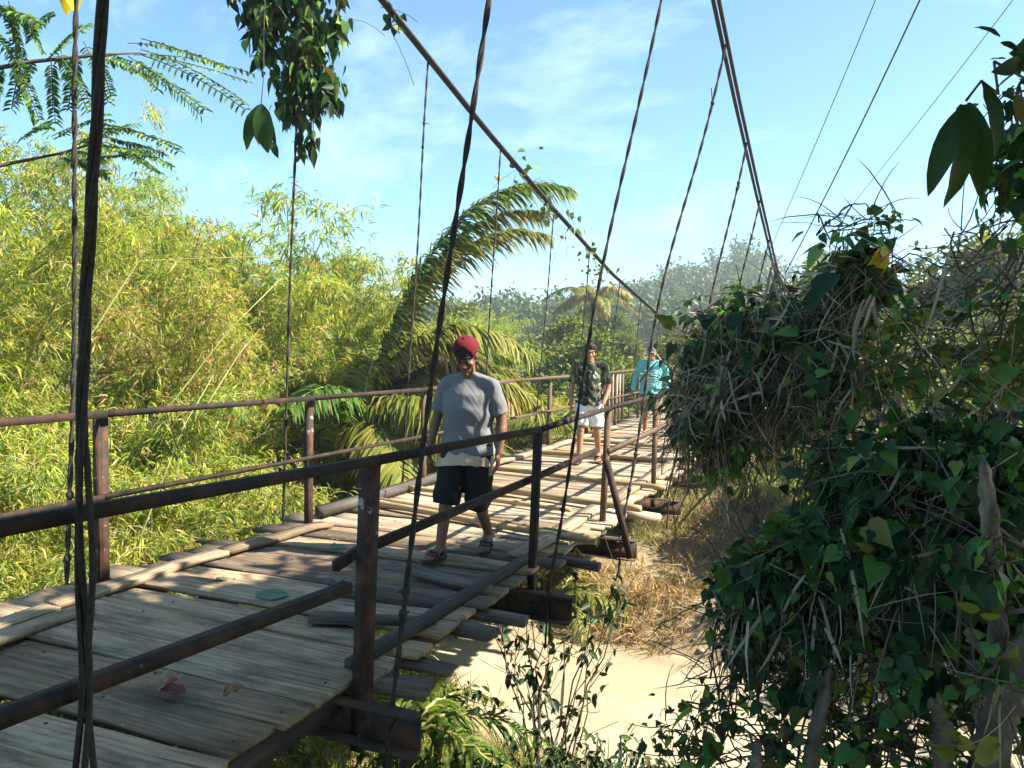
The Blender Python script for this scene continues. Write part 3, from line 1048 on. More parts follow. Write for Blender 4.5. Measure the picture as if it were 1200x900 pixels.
def camo_mat(name):
    m, nt, b = nodes(name)
    tc = N(nt, 'ShaderNodeTexCoord')
    o = mapping(nt, tc.outputs['Object'], (1.3, 1.3, 0.8))
    n1 = noise(nt, o, 11, 3, 0.5)
    n2 = noise(nt, mapping(nt, o, (1.5, 1.2, 0.8)), 13, 2, 0.5)
    n3 = noise(nt, mapping(nt, o, (0.9, 1.4, 1.9)), 15, 2, 0.5)
    c = mixc(nt, ramp(nt, [(0.50, (0, 0, 0)), (0.52, (1, 1, 1))], n1), (0.012, 0.014, 0.011), (0.045, 0.055, 0.03))
    c = mixc(nt, ramp(nt, [(0.57, (0, 0, 0)), (0.59, (1, 1, 1))], n2), c, (0.16, 0.15, 0.10))
    c = mixc(nt, ramp(nt, [(0.64, (0, 0, 0)), (0.655, (1, 1, 1))], n3), c, (0.42, 0.42, 0.38))
    nt.links.new(c, b.inputs['Base Color'])
    b.inputs['Roughness'].default_value = 0.9
    b.inputs['Specular IOR Level'].default_value = 0.15
    return m


SKIN = skin_mat('skin', (0.14, 0.068, 0.04), (0.19, 0.095, 0.056))
SKIN_B = skin_mat('tanned_skin', (0.30, 0.14, 0.08), (0.37, 0.18, 0.105))
M['hair'] = noisy_mat('black_hair', [(0.3, (0.008, 0.007, 0.006)), (0.7, (0.022, 0.018, 0.016))], 60, 0.55, 0.5, stretch=(1, 1, 0.3))
M['eye'] = noisy_mat('eye', [(0.0, (0.02, 0.014, 0.01)), (1, (0.03, 0.02, 0.015))], 5, 0.2, 0)
M['cap_red'] = cloth_mat('maroon_cap', [(0.3, (0.085, 0.008, 0.014)), (0.7, (0.13, 0.013, 0.02))])
M['cap_grey'] = cloth_mat('grey_cap', [(0.3, (0.10, 0.085, 0.075)), (0.7, (0.17, 0.145, 0.125))])
M['tee_grey'] = cloth_mat('grey_shirt', [(0.3, (0.145, 0.145, 0.15)), (0.7, (0.195, 0.195, 0.20))])
M['beige'] = cloth_mat('beige_cloth', [(0.3, (0.44, 0.34, 0.21)), (0.7, (0.52, 0.41, 0.27))])
M['shorts_dark'] = cloth_mat('charcoal_shorts', [(0.3, (0.014, 0.013, 0.013)), (0.7, (0.026, 0.025, 0.024))])
M['shorts_white'] = cloth_mat('white_shorts', [(0.3, (0.62, 0.63, 0.62)), (0.7, (0.72, 0.72, 0.70))])
M['shorts_brown'] = cloth_mat('brown_shorts', [(0.3, (0.13, 0.10, 0.085)), (0.7, (0.20, 0.155, 0.13))])
M['turquoise'] = cloth_mat('turquoise_shirt', [(0.3, (0.10, 0.42, 0.42)), (0.7, (0.16, 0.52, 0.50))])
M['print'] = cloth_mat('white_print', [(0.3, (0.55, 0.66, 0.64)), (0.7, (0.68, 0.74, 0.72))])
M['strap'] = cloth_mat('dark_strap', [(0.3, (0.02, 0.022, 0.025)), (0.7, (0.035, 0.037, 0.04))])
M['sandal'] = noisy_mat('brown_sandal', [(0.3, (0.05, 0.02, 0.014)), (0.7, (0.10, 0.04, 0.028))], 20, 0.6, 0.1)
M['sole'] = noisy_mat('dark_sole', [(0.3, (0.02, 0.016, 0.014)), (0.7, (0.04, 0.032, 0.028))], 20, 0.7, 0.1)


def limb(mb, pts, radii, n=14, k=6):
    """tapered limb through the joints, rounded at both ends"""
    pts = np.array(pts, float)
    P, Rr = [], []
    for i in range(len(pts) - 1):
        t = np.linspace(0, 1, k)[:-1 if i < len(pts) - 2 else None]
        P.append(pts[i] + (pts[i + 1] - pts[i]) * t[:, None])
        Rr.append(radii[i] + (radii[i + 1] - radii[i]) * t)
    P, Rr = np.concatenate(P), np.concatenate(Rr)
    for _ in range(2):
        P[1:-1] = (P[:-2] + 2 * P[1:-1] + P[2:]) / 4
    mb.tube(P, Rr, n)
    mb.ball(P[0], Rr[0], 12, 8)
    mb.ball(P[-1], Rr[-1], 12, 8)


def muscle(mb, a, b2, t0, r, rl, off):
    """bulge on a limb: ellipsoid between a and b2 at t0, radius r, half length rl, offset off"""
    a, b2 = np.array(a, float), np.array(b2, float)
    d = unit(b2 - a)
    c = a + (b2 - a) * t0 + np.array(off)
    x = unit(np.cross(d, [0.2, 1, 0.1]))
    y = np.cross(d, x)
    mb.ball(c, (r, r, rl), 12, 8, np.stack([x, y, d], 1))


def hand(mb, w, d, palm_n, thumb, s=1.0, curl=0.5):
    """w wrist, d direction of the hand, palm_n normal on the palm side, thumb = side the thumb leaves from"""
    w, d, pn, th = np.array(w, float), unit(np.array(d, float)), unit(np.array(palm_n, float)), unit(np.array(thumb, float))
    c = w + d * 0.052 * s
    mb.ball(c, (0.039 * s, 0.016 * s, 0.052 * s), 12, 8, np.stack([th, pn, d], 1))
    for k, (o, L) in enumerate(((0.027, 0.070), (0.009, 0.080), (-0.009, 0.074), (-0.026, 0.058))):
        p = w + d * 0.088 * s + th * o * s
        b1 = unit(d + pn * curl * 0.5 + th * o * 2)
        b2 = unit(d + pn * curl * 1.3)
        b3 = unit(d * 0.6 + pn * curl * 1.9)
        q1 = p + b1 * L * 0.45 * s
        q2 = q1 + b2 * L * 0.32 * s
        q3 = q2 + b3 * L * 0.23 * s
        mb.tube([p - d * 0.02 * s, p, q1, q2, q3], np.array([0.0088, 0.0088, 0.0082, 0.0075, 0.006]) * s, 8)
        mb.ball(q3, 0.006 * s, 8, 6)
    p = w + d * 0.025 * s + th * 0.028 * s
    q = p + unit(d * 0.7 + th * 0.75 + pn * 0.2) * 0.035 * s
    q2 = q + unit(d + th * 0.2 + pn * 0.35) * 0.032 * s
    mb.tube([p - th * 0.015, p, q, q2], np.array([0.013, 0.012, 0.0095, 0.007]) * s, 8)
    mb.ball(q2, 0.007 * s, 8, 6)


def foot(mb, ankle, yawd, pitch=0.0):
    """foot pointing -y rotated by yawd; pitch lifts the heel"""
    a = np.array(ankle, float)
    f = np.array([math.sin(yawd), -math.cos(yawd), 0.0])
    f = unit(f * math.cos(pitch) + np.array([0, 0, -math.sin(pitch)]))
    x = unit(np.cross([0, 0, 1.0], f))
    u = np.cross(f, x)
    B = np.stack([x, f, u], 1)
    W = lambda p: a + B @ np.array(p)
    mb.ball(W((0, -0.025, -0.045)), (0.033, 0.042, 0.036), 12, 8, B)
    P = [W((0, 0.0, -0.02)), W((0, 0.05, -0.037)), W((0, 0.11, -0.055)), W((0, 0.15, -0.062))]
    mb.tube(P, [0.036, 0.036, 0.034, 0.027], 12, squash=0.75)
    mb.ball(W((0, 0.13, -0.062)), (0.045, 0.045, 0.020), 12, 8, B)
    for k in range(5):
        sx = (k - 2) * 0.017
        L = (0.205, 0.2, 0.192, 0.18, 0.165)[k]
        p0, p1 = W((sx * 0.9, 0.14, -0.066)), W((sx, L - 0.01, -0.07))
        mb.tube([p0, p1], [0.011, 0.010 if k == 0 else 0.008], 7)
        mb.ball(p1, 0.010 if k == 0 else 0.008, 8, 6)
    return B, W


def person(label, x, y, rz, J, opt):
    o = thing('person', label, 'person', (x, y, dk(y) + opt.get('lift', 0.022)), None, rz)
    vox = opt.get('vox', 0.008)
    skin = opt['skin']
    mb = MB()
    # head -----------------------------------------------------------------
    hc = np.array(J['head'])
    hp = opt.get('head_pitch', 0.0)          # looking down
    hy = opt.get('head_yaw', 0.0)
    Rh = np.array(Matrix.Rotation(hy, 3, 'Z') @ Matrix.Rotation(hp, 3, 'X'))
    Hd = lambda p: hc + Rh @ np.array(p, float)
    ball = lambda p, r: mb.ball(Hd(p), r, 14, 10, Rh)
    ball((0, 0.012, 0.035), (0.074, 0.092, 0.082))        # skull
    ball((0, -0.03, -0.02), (0.062, 0.062, 0.075))        # face
    ball((0, -0.045, -0.072), (0.042, 0.042, 0.034))      # jaw / chin
    ball((0, -0.083, -0.097), (0.018, 0.013, 0.013))
    ball((0, -0.082, 0.028), (0.050, 0.016, 0.011))       # brow
    mb.tube([Hd((0, -0.088, 0.018)), Hd((0, -0.104, -0.018)), Hd((0, -0.108, -0.027))], [0.008, 0.011, 0.014], 8)
    ball((0.013, -0.096, -0.029), (0.009, 0.009, 0.008))
    ball((-0.013, -0.096, -0.029), (0.009, 0.009, 0.008))
    ball((0, -0.091, -0.054), (0.023, 0.011, 0.006))      # lips
    ball((0, -0.089, -0.064), (0.020, 0.011, 0.007))
    for s in (-1, 1):
        ball((s * 0.042, -0.062, -0.018), (0.024, 0.022, 0.022))   # cheek
        ball((s * 0.076, 0.012, -0.005), (0.010, 0.022, 0.034))    # ear
    nb = np.array(J['neck'])
    mb.tube([nb + [0, 0.01, -0.05], nb, Hd((0, 0.018, -0.06)), Hd((0, 0.01, 0.0))], [0.068, 0.056, 0.052, 0.05], 14)
    # trunk ----------------------------------------------------------------
    pz = J['pelvis'][2]
    sh = (np.array(J['shL']) + np.array(J['shR'])) / 2
    px, py_ = J['pelvis'][0], J['pelvis'][1]
    g = opt.get('girth', 1.0)
    hgt = sh[2] - pz
    mb.loft([(px, py_, pz - 0.10, 0.13 * g, 0.09), (px, py_, pz, 0.155 * g, 0.105 * g), (px, py_ - 0.005, pz + hgt * 0.3, 0.138 * g, 0.10 * g), (sh[0], sh[1] - 0.005, pz + hgt * 0.62, 0.155 * g, 0.11 * g),
             (sh[0], sh[1], pz + hgt * 0.88, 0.165 * g, 0.098 * g), (sh[0], sh[1], sh[2] + 0.035, 0.10, 0.07)], 20)
    W = {}
    for s, k in ((1, 'L'), (-1, 'R')):
        S_, E_, Wr = map(np.array, (J['sh' + k], J['el' + k], J['wr' + k]))
        mb.tube([nb + [0, 0.01, -0.03], S_ + [0, 0, 0.005]], [0.05, 0.052], 12)
        limb(mb, [S_, E_, Wr], [0.050, 0.040, 0.027])
        muscle(mb, S_, E_, 0.45, 0.044, 0.10, (0, -0.008, 0))
        muscle(mb, E_, Wr, 0.25, 0.040, 0.08, (0, 0, 0))
        hd = J.get('hd' + k, unit(Wr - E_))
        hand(mb, Wr, hd, J.get('pn' + k, (-s, 0.15, 0)), J.get('th' + k, (0, -1, 0.1)), opt.get('hand', 0.95))
        Hp, K_, A_ = map(np.array, (J['hip' + k], J['kn' + k], J['an' + k]))
        limb(mb, [Hp, K_, A_], [0.080, 0.053, 0.036])
        muscle(mb, Hp, K_, 0.35, 0.078, 0.17, (0, 0, 0))
        muscle(mb, K_, A_, 0.27, 0.047, 0.10, (0, 0.016, 0))
        mb.ball(K_ + [0, -0.012, 0], (0.046, 0.05, 0.055), 12, 8)
        W[k] = foot(mb, A_, J.get('fy' + k, s * 0.15), J.get('fp' + k, 0.0))
    link('body', remesh(mb, 'body', vox, 3), o).data.materials.append(skin)
    # eyes and brows
    for s in (-1, 1):
        e = MB()
        e.ball(Hd((s * 0.031, -0.083, 0.004)), (0.013, 0.008, 0.006), 10, 8, Rh)
        e.build('eye', M['eye'], o, True)
        e = MB()
        e.tube([Hd((s * 0.014, -0.098, 0.028)), Hd((s * 0.034, -0.094, 0.034)), Hd((s * 0.054, -0.080, 0.027))], [0.004, 0.005, 0.003], 6)
        e.build('eyebrow', M['hair'], o, True)
    # hair / cap -------------------------------------------------------------
    hb = MB()
    if opt['headwear'] == 'none':
        rngh = np.random.default_rng(4)
        hb.ball(Hd((0, 0.022, 0.052)), (0.084, 0.092, 0.082), 18, 12, Rh)
        hb.ball(Hd((0, -0.03, 0.092)), (0.068, 0.055, 0.040), 14, 10, Rh)
        for s in (-1, 1):
            hb.ball(Hd((s * 0.066, 0.0, 0.03)), (0.018, 0.05, 0.045), 12, 8, Rh)
        for k in range(26):
            a = rngh.uniform(-1.2, 1.2)
            hb.ball(Hd((math.sin(a) * 0.06, -0.02 - 0.045 * math.cos(a), 0.085 + rngh.uniform(-0.02, 0.03))), rngh.uniform(0.014, 0.026), 8, 6)
        link('hair', remesh(hb, 'hair', 0.007, 1, 0.004, 3), o).data.materials.append(M['hair'])
    else:
        hb.ball(Hd((0, 0.03, 0.01)), (0.079, 0.083, 0.062), 14, 10, Rh)
        hb.build('hair', M['hair'], o, True)
        back = opt['headwear'] == 'backwards'
        n, m = 28, 9
        V, F = [], []
        for i in range(m + 1):
            t = i / m * PI / 2
            for j in range(n):
                a = j * 2 * PI / n
                rx, ry, rzz = 0.088, 0.102, 0.100
                V.append(Hd((rx * math.cos(a) * math.cos(t), 0.012 + ry * math.sin(a) * math.cos(t), 0.045 + rzz * math.sin(t) + (0.012 * math.sin(t * 2)))))
        for i in range(m):
            for j in range(n):
                a = (j + 0.5) * 2 * PI / n
                d = abs(math.atan2(math.sin(a + PI / 2), math.cos(a + PI / 2)))     # angle from the front
                if back and i < 4 - int(d * 4) and d < 0.62:
                    continue                                                        # arched opening over the forehead
                k = (j + 1) % n
                F.append([i * n + j, i * n + k, (i + 1) * n + k, (i + 1) * n + j])
        cap = MB()
        cap.add(V, [np.array(F)])
        co = cap.build('cap', opt['cap_mat'], o, True)
        so_ = co.modifiers.new('thick', 'SOLIDIFY')
        so_.thickness = 0.004
        so_.offset = 1
        cb = MB()
        cb.ball(Hd((0, 0.012, 0.156)), 0.009, 8, 6)
        cb.build('cap_button', opt['cap_mat'], co, True)
        sgn = 1 if back else -1
        V, F = [], []
        nb_, mb_ = 13, 5
        for i in range(mb_):
            for j in range(nb_):
                a = (j / (nb_ - 1) - 0.5) * 2.0
                r0 = i / (mb_ - 1)
                V.append(Hd((0.088 * math.sin(a) * (1 + 0.02 * r0), 0.012 + sgn * (0.102 * math.cos(a) + 0.075 * r0 * math.cos(a) ** 0.6), 0.05 - 0.022 * r0 - 0.018 * math.sin(a) ** 2)))
        idx = np.arange(nb_ * mb_).reshape(mb_, nb_)
        q = np.stack([idx[:-1, :-1], idx[1:, :-1], idx[1:, 1:], idx[:-1, 1:]], 2).reshape(-1, 4)
        bb = MB()
        bb.add(V, [q])
        bo = bb.build('cap_brim', opt['cap_mat'], co, True)
        so_ = bo.modifiers.new('thick', 'SOLIDIFY')
        so_.thickness = 0.005
        if back:
            sb = MB()
            P = [Hd((0.089 * math.sin(a), 0.012 - 0.1035 * math.cos(a), 0.052)) for a in np.linspace(-0.62, 0.62, 9)]
            sb.tube(P, 0.006, 6, squash=0.35)
            sb.build('cap_strap', M['cap_grey'], co, True)
            fr = MB()
            fr.ball(Hd((0, 0.0, 0.055)), (0.079, 0.094, 0.078), 18, 12, Rh)
            fr.build('hairline', M['hair'], o, True)
    # shirt -------------------------------------------------------------------
    sm = opt['shirt_mat']
    sb = MB()
    hem = J['hem']
    e = opt.get('ease', 0.022)
    top = sh[2] + 0.045
    sb.loft([(px, py_ + 0.005, hem, 0.172 * g + e, 0.125 * g + e), (px, py_, hem + 0.02, 0.172 * g + e, 0.125 * g + e), (px, py_, pz + hgt * 0.30, 0.158 * g + e, 0.115 * g + e), (sh[0], sh[1], pz + hgt * 0.62, 0.165 * g + e, 0.118 * g + e),
             (sh[0], sh[1], pz + hgt * 0.86, 0.172 * g + e * 0.7, 0.105 * g + e * 0.7), (sh[0], sh[1], sh[2] + 0.022, 0.125, 0.080), (nb[0], nb[1] + 0.008, top, 0.076, 0.070)], 24)
    sl_ = opt.get('sleeve', 0.72)
    for k in 'LR':
        S_, E_, Wr = map(np.array, (J['sh' + k], J['el' + k], J['wr' + k]))
        sb.tube([nb + [0, 0.01, -0.01], S_ + [0, 0, 0.004]], [0.058, 0.060], 12)
        if sl_ <= 1:
            En = S_ + (E_ - S_) * sl_
            sb.tube([S_ + [0, 0, 0.0], S_ + (En - S_) * 0.5, En], [0.064, 0.064, 0.068], 14)
            sb.ball(S_, 0.062, 12, 8)
        else:
            limb(sb, [S_, E_, E_ + (Wr - E_) * (sl_ - 1)], [0.064, 0.056, 0.046])
    fold = lambda co: 0.9 * np.sin(co[:, 2] * 46 + co[:, 0] * 26 + 2 * np.sin(co[:, 0] * 17)) * np.clip((sh[2] - co[:, 2]) * 2.2, 0, 1)
    so2 = link('shirt', remesh(sb, 'shirt', 0.009, 3, opt.get('wrinkle', 0.009), opt.get('seed', 1), fold), o)
    so2.data.materials.append(sm)
    # under-hem and shorts ------------------------------------------------------
    if 'under' in J:
        ub = MB()
        u0 = J['under']
        ub.loft([(px - 0.025, py_ - 0.035, u0, 0.196 * g + e * 0.8, 0.145 * g + e), (px - 0.018, py_ - 0.025, u0 + 0.04, 0.188 * g + e * 0.8, 0.135 * g + e), (px, py_, hem + 0.06, 0.150 * g + e * 0.4, 0.105 * g + e * 0.4)], 24)
        um = remesh(ub, 'undershirt', 0.007, 2, 0.0035, 7, lambda co: 0.8 * np.sin(co[:, 0] * 60 + co[:, 1] * 40))
        for v in um.vertices:
            if v.co.z < u0 + 0.03:
                v.co.z += 0.016 * math.sin(v.co.x * 11 + 1.2)
        link('undershirt', um, o).data.materials.append(M['beige'])
    pb = MB()
    pb.loft([(px, py_, pz - 0.12, 0.145 * g, 0.105), (px, py_, pz - 0.02, 0.165 * g, 0.118 * g), (px, py_, pz + 0.10, 0.150 * g, 0.112 * g)], 20)
    for k in 'LR':
        Hp, K_, A_ = map(np.array, (J['hip' + k], J['kn' + k], J['an' + k]))
        kk = opt.get('short_len', 1.0)
        P = [Hp + [0, 0, 0.04], Hp + (K_ - Hp) * 0.5, K_ + (Hp - K_) * (1 - kk)] if kk <= 1 else [Hp + [0, 0, 0.04], Hp + (K_ - Hp) * 0.5, K_, K_ + (A_ - K_) * (kk - 1)]
        sw = opt.get('short_w', 1.0)
        pb.tube(P, np.array([0.098, 0.102, 0.100, 0.096][:len(P)]) * sw, 16)
    link('shorts', remesh(pb, 'shorts', 0.009, 3, 0.006, 12, lambda co: 0.5 * np.sin(co[:, 2] * 50 + co[:, 0] * 20)), o).data.materials.append(opt['shorts_mat'])
    # footwear
    if opt.get('sandals'):
        for k in 'LR':
            B, Wf = W[k]
            fb = MB()
            n = 20
            out_ = []
            for j in range(n):
                a = j * 2 * PI / n
                yy = 0.07 + 0.145 * math.sin(a)
                ww = 0.048 if yy > 0.05 else 0.038
                out_.append((ww * math.cos(a), yy))
            V = [Wf((u, v, -0.078)) for u, v in out_] + [Wf((u, v, -0.098)) for u, v in out_]
            F4 = [[j, n + j, n + (j + 1) % n, (j + 1) % n] for j in range(n)]
            fb.add(V, [np.array(F4), np.arange(n)[None], np.arange(2 * n - 1, n - 1, -1)[None]])
            s1 = fb.build('sandal', M['sole'], o)
            tb = MB()
            for q in ([(-0.046, 0.07, -0.08), (-0.036, 0.085, -0.035), (0.0, 0.115, -0.02), (0.036, 0.09, -0.035), (0.046, 0.07, -0.08)],
                      [(-0.048, 0.115, -0.08), (-0.03, 0.13, -0.044), (0.0, 0.14, -0.038), (0.03, 0.13, -0.044), (0.048, 0.115, -0.08)]):
                tb.tube([Wf(p) for p in q], 0.010, 6)
            tb.build('strap', M['sandal'], s1, True)
    return o, Hd, so2


# the man in front
J1 = dict(head=(0.0, -0.055, 1.455), neck=(0, 0.0, 1.315), pelvis=(0, 0.02, 0.80), shL=(0.172, 0.01, 1.245), shR=(-0.172, 0.01, 1.245),
          elL=(0.255, 0.045, 0.99), wrL=(0.262, -0.055, 0.765), elR=(-0.27, 0.06, 1.0), wrR=(-0.265, -0.07, 0.80),
          hipL=(0.088, 0.02, 0.78), hipR=(-0.088, 0.02, 0.78), knL=(0.10, -0.03, 0.42), anL=(0.10, 0.20, 0.125), knR=(-0.10, -0.15, 0.43), anR=(-0.12, -0.20, 0.098),
          fpL=0.30, fpR=0.0, fyL=0.12, fyR=-0.22, hem=0.745, under=0.665, hdL=(0.0, -0.25, -1), hdR=(0.05, -0.3, -1))
person('man in a maroon backwards cap and grey t-shirt walking in front', -2.51, 5.0, 0.10, J1,
       dict(skin=SKIN, headwear='backwards', cap_mat=M['cap_red'], head_pitch=0.62, head_yaw=0.12, shirt_mat=M['tee_grey'], shorts_mat=M['shorts_dark'], sandals=True,
            vox=0.0065, short_len=1.12, short_w=1.04, sleeve=0.80, ease=0.032, seed=2))
# the man in the middle
J2 = dict(head=(0.0, -0.035, 1.495), neck=(0, 0.0, 1.345), pelvis=(0, 0.01, 0.84), shL=(0.19, 0.01, 1.30), shR=(-0.19, 0.01, 1.30),
          elL=(0.26, 0.03, 1.02), wrL=(0.20, -0.13, 0.82), elR=(-0.26, 0.05, 1.02), wrR=(-0.25, -0.04, 0.79),
          hipL=(0.09, 0.01, 0.82), hipR=(-0.09, 0.01, 0.82), knL=(0.11, -0.02, 0.45), anL=(0.12, 0.16, 0.12), knR=(-0.10, -0.12, 0.46), anR=(-0.11, -0.15, 0.098),
          fpL=0.25, fyL=0.1, fyR=-0.15, hem=0.78)
p2, H2, s2 = person('dark haired man in a camouflage tee and white shorts', -3.16, 10.0, 0.20, J2,
                    dict(skin=SKIN_B, headwear='none', head_pitch=0.10, head_yaw=0.15, shirt_mat=camo_mat('camouflage_cloth'), shorts_mat=M['shorts_white'], vox=0.008, short_len=0.90, short_w=1.0,
                         sleeve=0.78, girth=0.98, seed=5, sandals=True))
# small round emblem on the camouflage chest
mb = MB()
a = np.arange(12) * PI / 6
mb.add(np.concatenate([np.stack([0.085 + 0.034 * np.cos(a), np.full(12, -0.141), 1.185 + 0.034 * np.sin(a)], 1), np.stack([0.085 + 0.034 * np.cos(a), np.full(12, -0.115), 1.185 + 0.034 * np.sin(a)], 1)]),
       [np.arange(12)[None], np.array([[j, (j + 1) % 12, 12 + (j + 1) % 12, 12 + j] for j in range(12)])])
mb.build('chest_emblem', M['print'], s2)
# the man behind, half hidden by the vines
J3 = dict(head=(0.0, -0.035, 1.50), neck=(0, 0.0, 1.355), pelvis=(0, 0.01, 0.84), shL=(0.20, 0.01, 1.31), shR=(-0.20, 0.01, 1.31),
          elL=(0.29, 0.03, 1.03), wrL=(0.27, -0.10, 0.84), elR=(-0.30, 0.05, 1.03), wrR=(-0.32, -0.06, 0.82),
          hipL=(0.09, 0.01, 0.82), hipR=(-0.09, 0.01, 0.82), knL=(0.11, -0.10, 0.45), anL=(0.12, -0.10, 0.098), knR=(-0.10, -0.02, 0.45), anR=(-0.11, 0.16, 0.12),
          fpR=0.25, fyL=0.1, fyR=-0.15, hem=0.76)
p3, H3, s3 = person('man in a turquoise long sleeved shirt and grey cap at the back', -3.12, 13.5, 0.15, J3,
                    dict(skin=SKIN_B, headwear='forward', cap_mat=M['cap_grey'], head_pitch=0.08, shirt_mat=M['turquoise'], shorts_mat=M['shorts_brown'], vox=0.009, short_len=0.92, short_w=1.08,
                         sleeve=1.75, ease=0.035, girth=1.03, seed=8))
# pale print across the chest and a dark shoulder strap
rp = np.random.default_rng(3)
mb = MB()
for k in range(7):
    z = 1.20 - k * 0.045
    xs = np.linspace(-0.11, 0.11, 9)
    P = np.stack([xs, -0.128 - 0.035 * np.cos(xs * 7) + 0.004, z + 0.006 * np.sin(xs * 30 + k)], 1)
    mb.tube(P, rp.uniform(0.008, 0.015), 6)
mb.build('chest_print', M['print'], s3, True)
mb = MB()
t = np.linspace(0, 1, 12)
P = np.stack([0.10 - 0.30 * t, -0.13 - 0.055 * np.sin(t * PI), 1.36 - 0.36 * t], 1)
P[0, 1] = -0.05
mb.tube(P, 0.014, 6)
mb.build('shoulder_strap', M['strap'], s3, True)

# ------------------------------------------------------------------ plant builders
def bamboo_meshes(seed, ncul=16, h=7.0, spread=0.7, lean=1.6, nleaf=15000, dry=0.08, low=0.12):
    rng = np.random.default_rng(seed)
    cul, leaf, dryl = MB(), Leaves(), Leaves()
    per = nleaf // ncul
    for c in range(ncul):
        a = rng.uniform(0, 2 * PI)
        b0 = np.array([math.cos(a), math.sin(a), 0]) * spread * math.sqrt(rng.random())
        hh = h * rng.uniform(0.65, 1.1)
        ln = lean * rng.uniform(0.4, 1.5)
        a2 = a + rng.normal(0, 0.6)
        out = np.array([math.cos(a2), math.sin(a2), 0])
        t = np.linspace(0, 1, 16)
        P = b0 + out * (ln * t[:, None] ** 2.0) + np.stack([0 * t, 0 * t, hh * (t - 0.22 * t ** 4)], 1)
        P[:, :2] += np.cumsum(rng.normal(0, 0.015, (16, 2)), 0)
        cul.tube(P, 0.032 * (1 - 0.88 * t), 5)
        nb = 46
        tb = rng.uniform(low, 1.0, nb) ** 0.85
        nl = max(3, per // nb)
        for k in range(nb):
            p0 = np.array([np.interp(tb[k], t, P[:, i]) for i in range(3)])
            ab = rng.uniform(0, 2 * PI)
            d = unit(np.array([math.cos(ab), math.sin(ab), rng.uniform(-0.1, 0.9)]))
            bl = rng.uniform(0.35, 1.1) * (1.15 - 0.5 * tb[k])
            p1 = p0 + d * bl * 0.6 + np.array([0, 0, 0.1])
            p2 = p0 + d * bl + np.array([0, 0, -0.32 * bl])
            B = bez(p0, p1, p2, 5)
            if k % 2 == 0:
                cul.tube(B, 0.006, 3, cap=False)
            # leaves in little fans along the outer branch
            nf = max(1, nl // 5)
            for f in range(nf):
                u = rng.uniform(0.25, 1.0)
                q = (1 - u) ** 2 * p0 + 2 * u * (1 - u) * p1 + u * u * p2 + rng.normal(0, 0.07, 3)
                fd = unit(d * 0.7 + rng.normal(0, 0.55, 3) + np.array([0, 0, -0.35]))
                m = 5
                D = unit(fd + rng.normal(0, 0.45, (m, 3)))
                L = rng.uniform(0.08, 0.19, m)
                tgt = dryl if rng.random() < dry else leaf
                tgt.add('blade', q + rng.normal(0, 0.02, (m, 3)), D, rand_dirs(rng, m) + np.array([0, 0, 1.2]), L, L * rng.uniform(0.11, 0.16), 0.25)
    return cul.mesh('culms', M['bamboo_culm']), leaf.mesh('foliage', M['bamboo_leaf']), (dryl.mesh('dry_foliage', M['bamboo_leaf_dry']) if dryl.n else None)


BAMBOO = [bamboo_meshes(1, 17, 7.2, 0.8, 2.0, 36000, 0.10), bamboo_meshes(2, 15, 6.4, 0.7, 2.4, 32000, 0.33), bamboo_meshes(3, 15, 6.0, 0.9, 1.7, 32000, 0.06),
          bamboo_meshes(4, 16, 2.6, 0.9, 1.3, 22000, 0.10, 0.03)]


def bamboo(x, y, kind, s, rz, label, group='bamboo clumps by the river', name='bamboo_clump', cat='bamboo', z=None):
    o = thing(name, label, cat, (x, y, float(ground_z(x, y)) - 0.1 if z is None else z), group, rz)
    s = s * (1.2 if kind != 3 else 1.0)
    o.scale = (s, s, s)
    for nm, me in zip(('culms', 'foliage', 'dry_foliage'), BAMBOO[kind]):
        if me:
            link(nm, me, o)
    return o


BL = 'tall feathery bamboo clump in the sunlit thicket beyond the far railing'
for (x, y, k, s, rz) in ((-9.2, 5.2, 2, 0.66, 0.3), (-8.9, 8.3, 1, 0.66, 1.2), (-12, 7.2, 0, 0.78, 2.2), (-11.8, 10.8, 1, 0.78, 3.6), (-10.2, 11.2, 2, 0.9, 4.4), (-14.5, 10, 2, 0.95, 5.1),
                         (-15, 14, 0, 0.85, 0.8), (-12.0, 14.2, 2, 1.2, 3.0), (-17.5, 18.5, 1, 0.9, 1.9), (-10.6, 13.2, 2, 1.15, 1.5), (-9.0, 13.0, 2, 0.9, 0.4)):
    bamboo(x, y, k, s, rz, BL)
for (x, y, k, s, rz) in ((-14.5, 21.5, 0, 0.85, 2.7), (-11.6, 20.0, 2, 1.0, 0.2), (-18, 25, 1, 1.0, 4.0), (-14.5, 28, 2, 0.95, 5.5), (-12.6, 18.0, 2, 1.05, 1.0)):
    bamboo(x, y, k, s, rz, 'tall bamboo clump standing past the palm on the far bank', 'bamboo clumps on the far bank')
for (x, y, k, s, rz) in ((-6.9, 12.4, 1, 0.52, 0.7), (-6.1, 13.6, 1, 0.50, 2.6), (-7.2, 14.4, 2, 0.60, 4.0), (-6.4, 16.2, 1, 0.55, 5.2)):
    bamboo(x, y, k, s, rz, 'yellowing bamboo clump behind the arching palm', 'yellowing bamboo round the palm')
for (x, y, s, rz) in ((-5.9, 3.6, 0.50, 0), (-6.6, 5.0, 0.75, 1), (-6.0, 6.4, 0.55, 2), (-7.4, 6.8, 0.9, 3), (-6.9, 8.4, 0.8, 4), (-8.0, 9.8, 0.9, 5), (-5.9, 8.9, 0.6, 0.6), (-7.6, 4.0, 0.8, 2.6),
                      (-8.6, 6.4, 1.0, 4.5), (-10, 9.0, 1.0, 1.6), (-9.6, 7.2, 1.0, 1.1), (-7.2, 10.4, .8, 3.3)):
    bamboo(x, y, 3, s, rz, 'low bushy bamboo growth just outside the far railing', 'low bamboo along the bridge')


